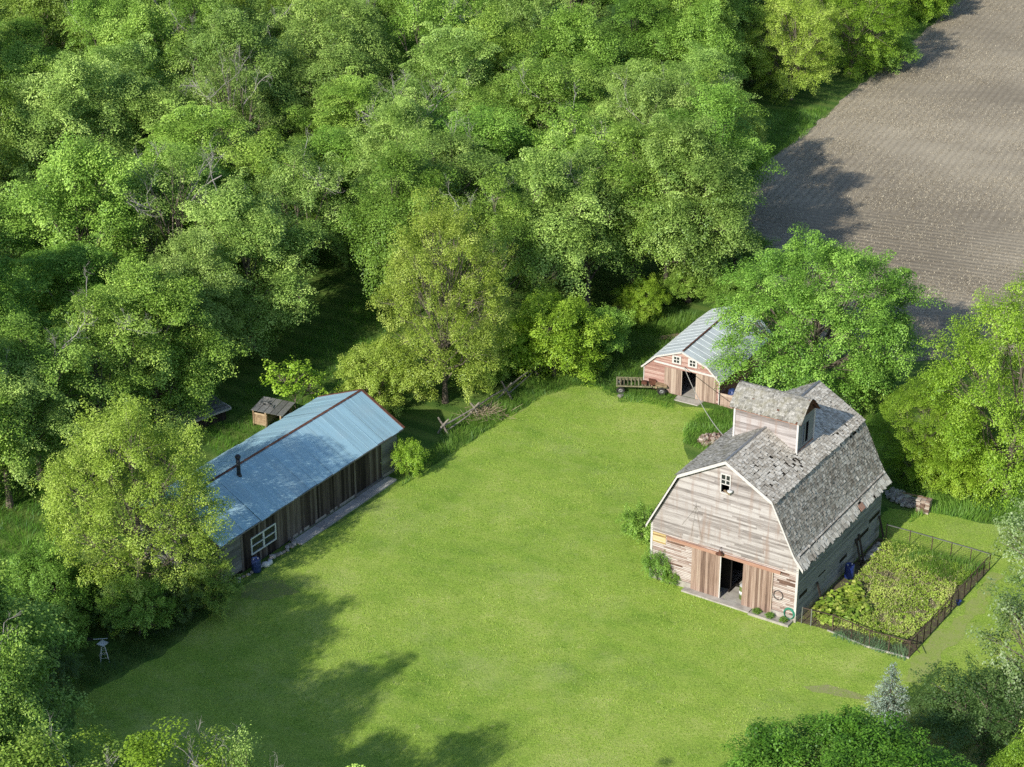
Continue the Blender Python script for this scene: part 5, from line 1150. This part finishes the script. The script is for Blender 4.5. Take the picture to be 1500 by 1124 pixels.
# vine and bushes on the left barn corner
placepx('shrub_b', 962, 850, 2.2, .85, 'green vine bush climbing the left front corner of the big barn', cat='shrub', name='leafy_shrub')
placepx('shrub_b', 940, 790, 2.3, 1.25, 'leafy bush beside the left wall of the big barn', cat='shrub', name='leafy_shrub')
p = at_barn(-8.4, -.2); place('shrub_b', p[0], p[1], .9, .5, 'low plant at the slatted wall between the vine bush and the barn doors', 'plant', None, 'leafy_shrub')
for k in range(3):
    p = at_barn(-2.4+k*.9, -.4); place('shrub_b', p[0], p[1], .38, .24, ['weedy plant at the left end of the planting strip', 'weedy plant in the middle of the planting strip', 'weedy plant at the barn corner end of the planting strip'][k], 'plant', 'weeds in the planting strip', 'leafy_shrub')
# blue spruce
def spruce(x, y, H, R, label):
    r = np.random.default_rng(77); root = empty('blue_spruce', (x, y, 0), .3, label, 'tree'); V = []; T = []; mb = MB(); mb.tube([(0, 0, 0), (0, 0, H*.98)], [.09, .012], 7)
    for z in np.linspace(.25, H*.97, 30):
        n = max(4, int(9*(1-z/H)+4)); L0 = R*(1-z/H)**.85+.08
        for k in range(n):
            a = r.uniform(0, 6.28); L = L0*r.uniform(.7, 1.15); tip = np.array([math.cos(a)*L, math.sin(a)*L, z-.10*L+.18*L*L]); p0 = np.array([0, 0, z]); mb.tube([tuple(p0), tuple(tip)], [.014, .005], 3, None, 0, False)
            m = int(30*L/R)+6; s = r.random(m)**.7; P = p0+(tip-p0)*s[:, None]+r.normal(0, .05, (m, 3)); N = r.normal(size=(m, 3))+np.array([0, 0, .8]); N /= np.linalg.norm(N, axis=1)[:, None]
            quad_leaves(V, T, P, N, r.uniform(.08, .17, m), np.clip(.25+.5*s+r.normal(0, .15, m), 0, 1), r, .35)
    V = np.concatenate(V); link('crown', mesh_np('spruce_crown', V, np.arange(len(V)).reshape(-1, 4), [LM['spruce']], np.concatenate(T)), root); mb.build('trunk', M['bark'], root)
spruce(*G(1300, 1062), 4.1, 1.6, 'small blue-green spruce standing on the lawn behind the dark maple')

# ------------------------------------------------------------------ the wood behind the yard
FOREST = [(-78, 108), G(-120, 740), G(0, 735), G(95, 700), G(190, 640), G(270, 575), G(320, 540), G(400, 480), G(460, 430), G(530, 395), G(600, 470), G(700, 500), G(760, 485), G(840, 465), G(900, 440), G(985, 435), G(1030, 385), G(1035, 320), G(1030, 235), G(1028, 170), G(1075, 120), G(1200, 80), G(1290, 40), G(1330, -10), (60, 262), (-80, 262)]
r = np.random.default_rng(41); pts = []
edge = [(60, 705, 12.5, 4.6), (150, 662, 12.5, 4.2), (232, 618, 13, 4.2), (290, 562, 12.0, 3.8), (370, 508, 13.5, 4.6), (440, 438, 13.5, 4.4), (590, 470, 14.5, 4.6), (725, 500, 14, 4.4), (790, 480, 14.5, 4.8), (860, 452, 14, 4.6), (925, 435, 14.5, 4.8), (975, 445, 15, 4.6), (1008, 442, 15.2, 4.8), (1040, 382, 15, 4.7), (1028, 305, 13.5, 4.6), (15, 742, 11.5, 4.2), (-60, 760, 14, 5)]
for px, py, H, R in edge: x, y = G(px, py); pts.append((x, y, H, R, 'edge'))
tries = 0
while tries < 30000:
    tries += 1; x, y = r.uniform(-80, 62), r.uniform(106, 262)
    if x > y*.262+6 or x < -y*.262-15: continue
    if not in_poly(np.array([x]), np.array([y]), FOREST)[0]: continue
    if min((x-a[0])**2+(y-a[1])**2 for a in pts) < (6.9 if y < 215 else 7.3)**2: continue
    pts.append((x, y, r.uniform(10.0, 18.0), r.uniform(3.9, 5.4), 'in'))
kinds = ['wood_a', 'wood_b', 'wood_c', 'wood_d', 'wood_e']
SPARSE = [G(330, 330), G(400, 330), G(640, 330), G(715, 400), G(870, 280), G(250, 470)]
look = {'mid': 'mid green', 'pale': 'pale green', 'dense': 'bright green', 'lime': 'yellowish green', 'dark': 'dark green'}
shape = {'wood_a': 'drooping', 'wood_b': 'tufted', 'wood_c': 'narrow', 'wood_d': 'ragged', 'wood_e': 'open crowned', 'sparse': 'bare limbed'}
def project(x, y, z):
    d = y*math.cos(CAM_PITCH)+(CAM_H-z)*math.sin(CAM_PITCH); return 750+CAM_F*x/d, 562+CAM_F*((CAM_H-z)*math.cos(CAM_PITCH)-y*math.sin(CAM_PITCH))/d
seen = {}
def where(px, py):
    cols = ['far left', 'left', 'left of centre', 'centre', 'right of centre', 'right', 'far right']; c = cols[int(min(6, max(0, px/1500*7)))]
    rows = ['at the top edge', 'in the back rows', 'in the upper middle rows', 'in the middle rows', 'in the front rows', 'at the front edge']; q = rows[int(min(5, max(0, (py+40)/115)))]
    return c, q
info = []
for k, (x, y, H, R, e) in enumerate(pts):
    key = kinds[int(r.integers(0, 5))]; m = r.choice(['mid', 'mid', 'mid', 'dense', 'pale', 'pale'])
    if min(math.hypot(x-s[0], y-s[1]) for s in SPARSE) < 3.6: key = 'sparse'; m = 'pale'
    if y > 205 and x > 8 and r.random() < .6: m = 'dark' if x < 30 else m  # darker leaves here stand in for shadow at the back of the wood
    px, py = project(x, y, H*.72); info.append([px, py, key, m, x, y, H, R])
info.sort(key=lambda a: (round(a[1]/60), a[0]))
for i, (px, py, key, m, x, y, H, R) in enumerate(info):
    c, q = where(px, py)
    lab = f'{look[m]} {shape[key]} tree, {q}, {c} of the wood'
    seen[lab] = seen.get(lab, 0)+1
    if seen[lab] > 1: lab = f'{look[m]} {shape[key]} tree, {q}, {c}, '+['beside twin', 'third alike', 'last of four'][min(2, seen[lab]-2)]
    place(key, x, y, H, R, lab, 'tree', 'trees of the wood behind the farmyard', 'woodland_tree', m)
print('woodland trees', len(info))
# understorey at the wood's edge
for k, (px, py, H, R, m, lb) in enumerate(((120, 690, 3.6, 2.2, 'dark', 'dark undergrowth bush at the wood edge, leftmost of three above the maple'), (280, 600, 3.4, 2.0, 'mid', 'shaded undergrowth bush at the wood edge beside the low dark roof'), (700, 560, 3.8, 2.4, 'mid', 'green undergrowth bush right of the tall yellow-green tree'), (750, 540, 3.4, 2.2, 'dense', 'green undergrowth bush between the yellow-green tree and the round shrub'), (1000, 440, 3.2, 2.2, 'mid', 'green undergrowth bush behind the red barn roof'), (1075, 395, 3.6, 2.4, 'dense', 'bright bush at the wood edge beside the shaded field corner'), (1080, 470, 4.2, 2.2, 'dense', 'bright bush between the red barn and the wide round tree'), (1010, 415, 5.2, 2.6, 'pale', 'pale drooping bush tree at the wood edge above the red barn'), (1100, 120, 5.0, 3.0, 'dark', 'dark bush behind the field corner trees'), (1270, 600, 3.0, 2.0, 'mid', 'shaded bush behind the rear of the big barn'))):
    placepx('shrub_b' if k % 2 else 'shrub_a', px, py, H, R, lb, cat='shrub', name='leafy_shrub', mat=m)
# ------------------------------------------------------------------ light, sky, camera
SUN_EL, SUN_AZ = math.radians(30), math.radians(54.5)      # SUN_AZ: direction the shadows fall, from +X towards +Y
d = Vector((math.cos(SUN_AZ)*math.cos(SUN_EL), math.sin(SUN_AZ)*math.cos(SUN_EL), -math.sin(SUN_EL)))
sl = bpy.data.lights.new('sun', 'SUN'); sl.energy = 5.0; sl.angle = math.radians(.53); sl.color = (1, .945, .83)
so = bpy.data.objects.new('sun', sl); COL.objects.link(so); so.rotation_euler = d.to_track_quat('-Z', 'Y').to_euler(); so.location = (-40, 40, 80)
wd = bpy.data.worlds.new('World'); SC.world = wd; wd.use_nodes = True; nt = wd.node_tree
bg = nt.nodes['Background']; sky = nt.nodes.new('ShaderNodeTexSky'); sky.sky_type = 'NISHITA'; sky.sun_disc = False
sky.sun_elevation = SUN_EL; sky.sun_rotation = math.atan2(-d.x, -d.y); sky.air_density = 1.0; sky.dust_density = .6; sky.ozone_density = 1.2
nt.links.new(sky.outputs[0], bg.inputs[0]); bg.inputs[1].default_value = .15
cam = bpy.data.cameras.new('camera'); cam.sensor_width = 36; cam.lens = CAM_F/1500*36; cam.clip_start = 1; cam.clip_end = 4000
co = bpy.data.objects.new('camera', cam); COL.objects.link(co); co.location = (0, 0, CAM_H); co.rotation_euler = (math.pi/2-CAM_PITCH, 0, 0)
SC.camera = co
SC.view_settings.view_transform = 'Standard'; SC.view_settings.look = 'None'; SC.view_settings.exposure = 0; SC.view_settings.gamma = 1
SC.render.engine = 'CYCLES'; cy = SC.cycles
cy.use_denoising = False
cy.max_bounces = 8; cy.diffuse_bounces = 3; cy.transmission_bounces = 4; cy.glossy_bounces = 2; cy.transparent_max_bounces = 4
cy.caustics_reflective = False; cy.caustics_refractive = False; cy.sample_clamp_indirect = 4
SC.render.use_persistent_data = False
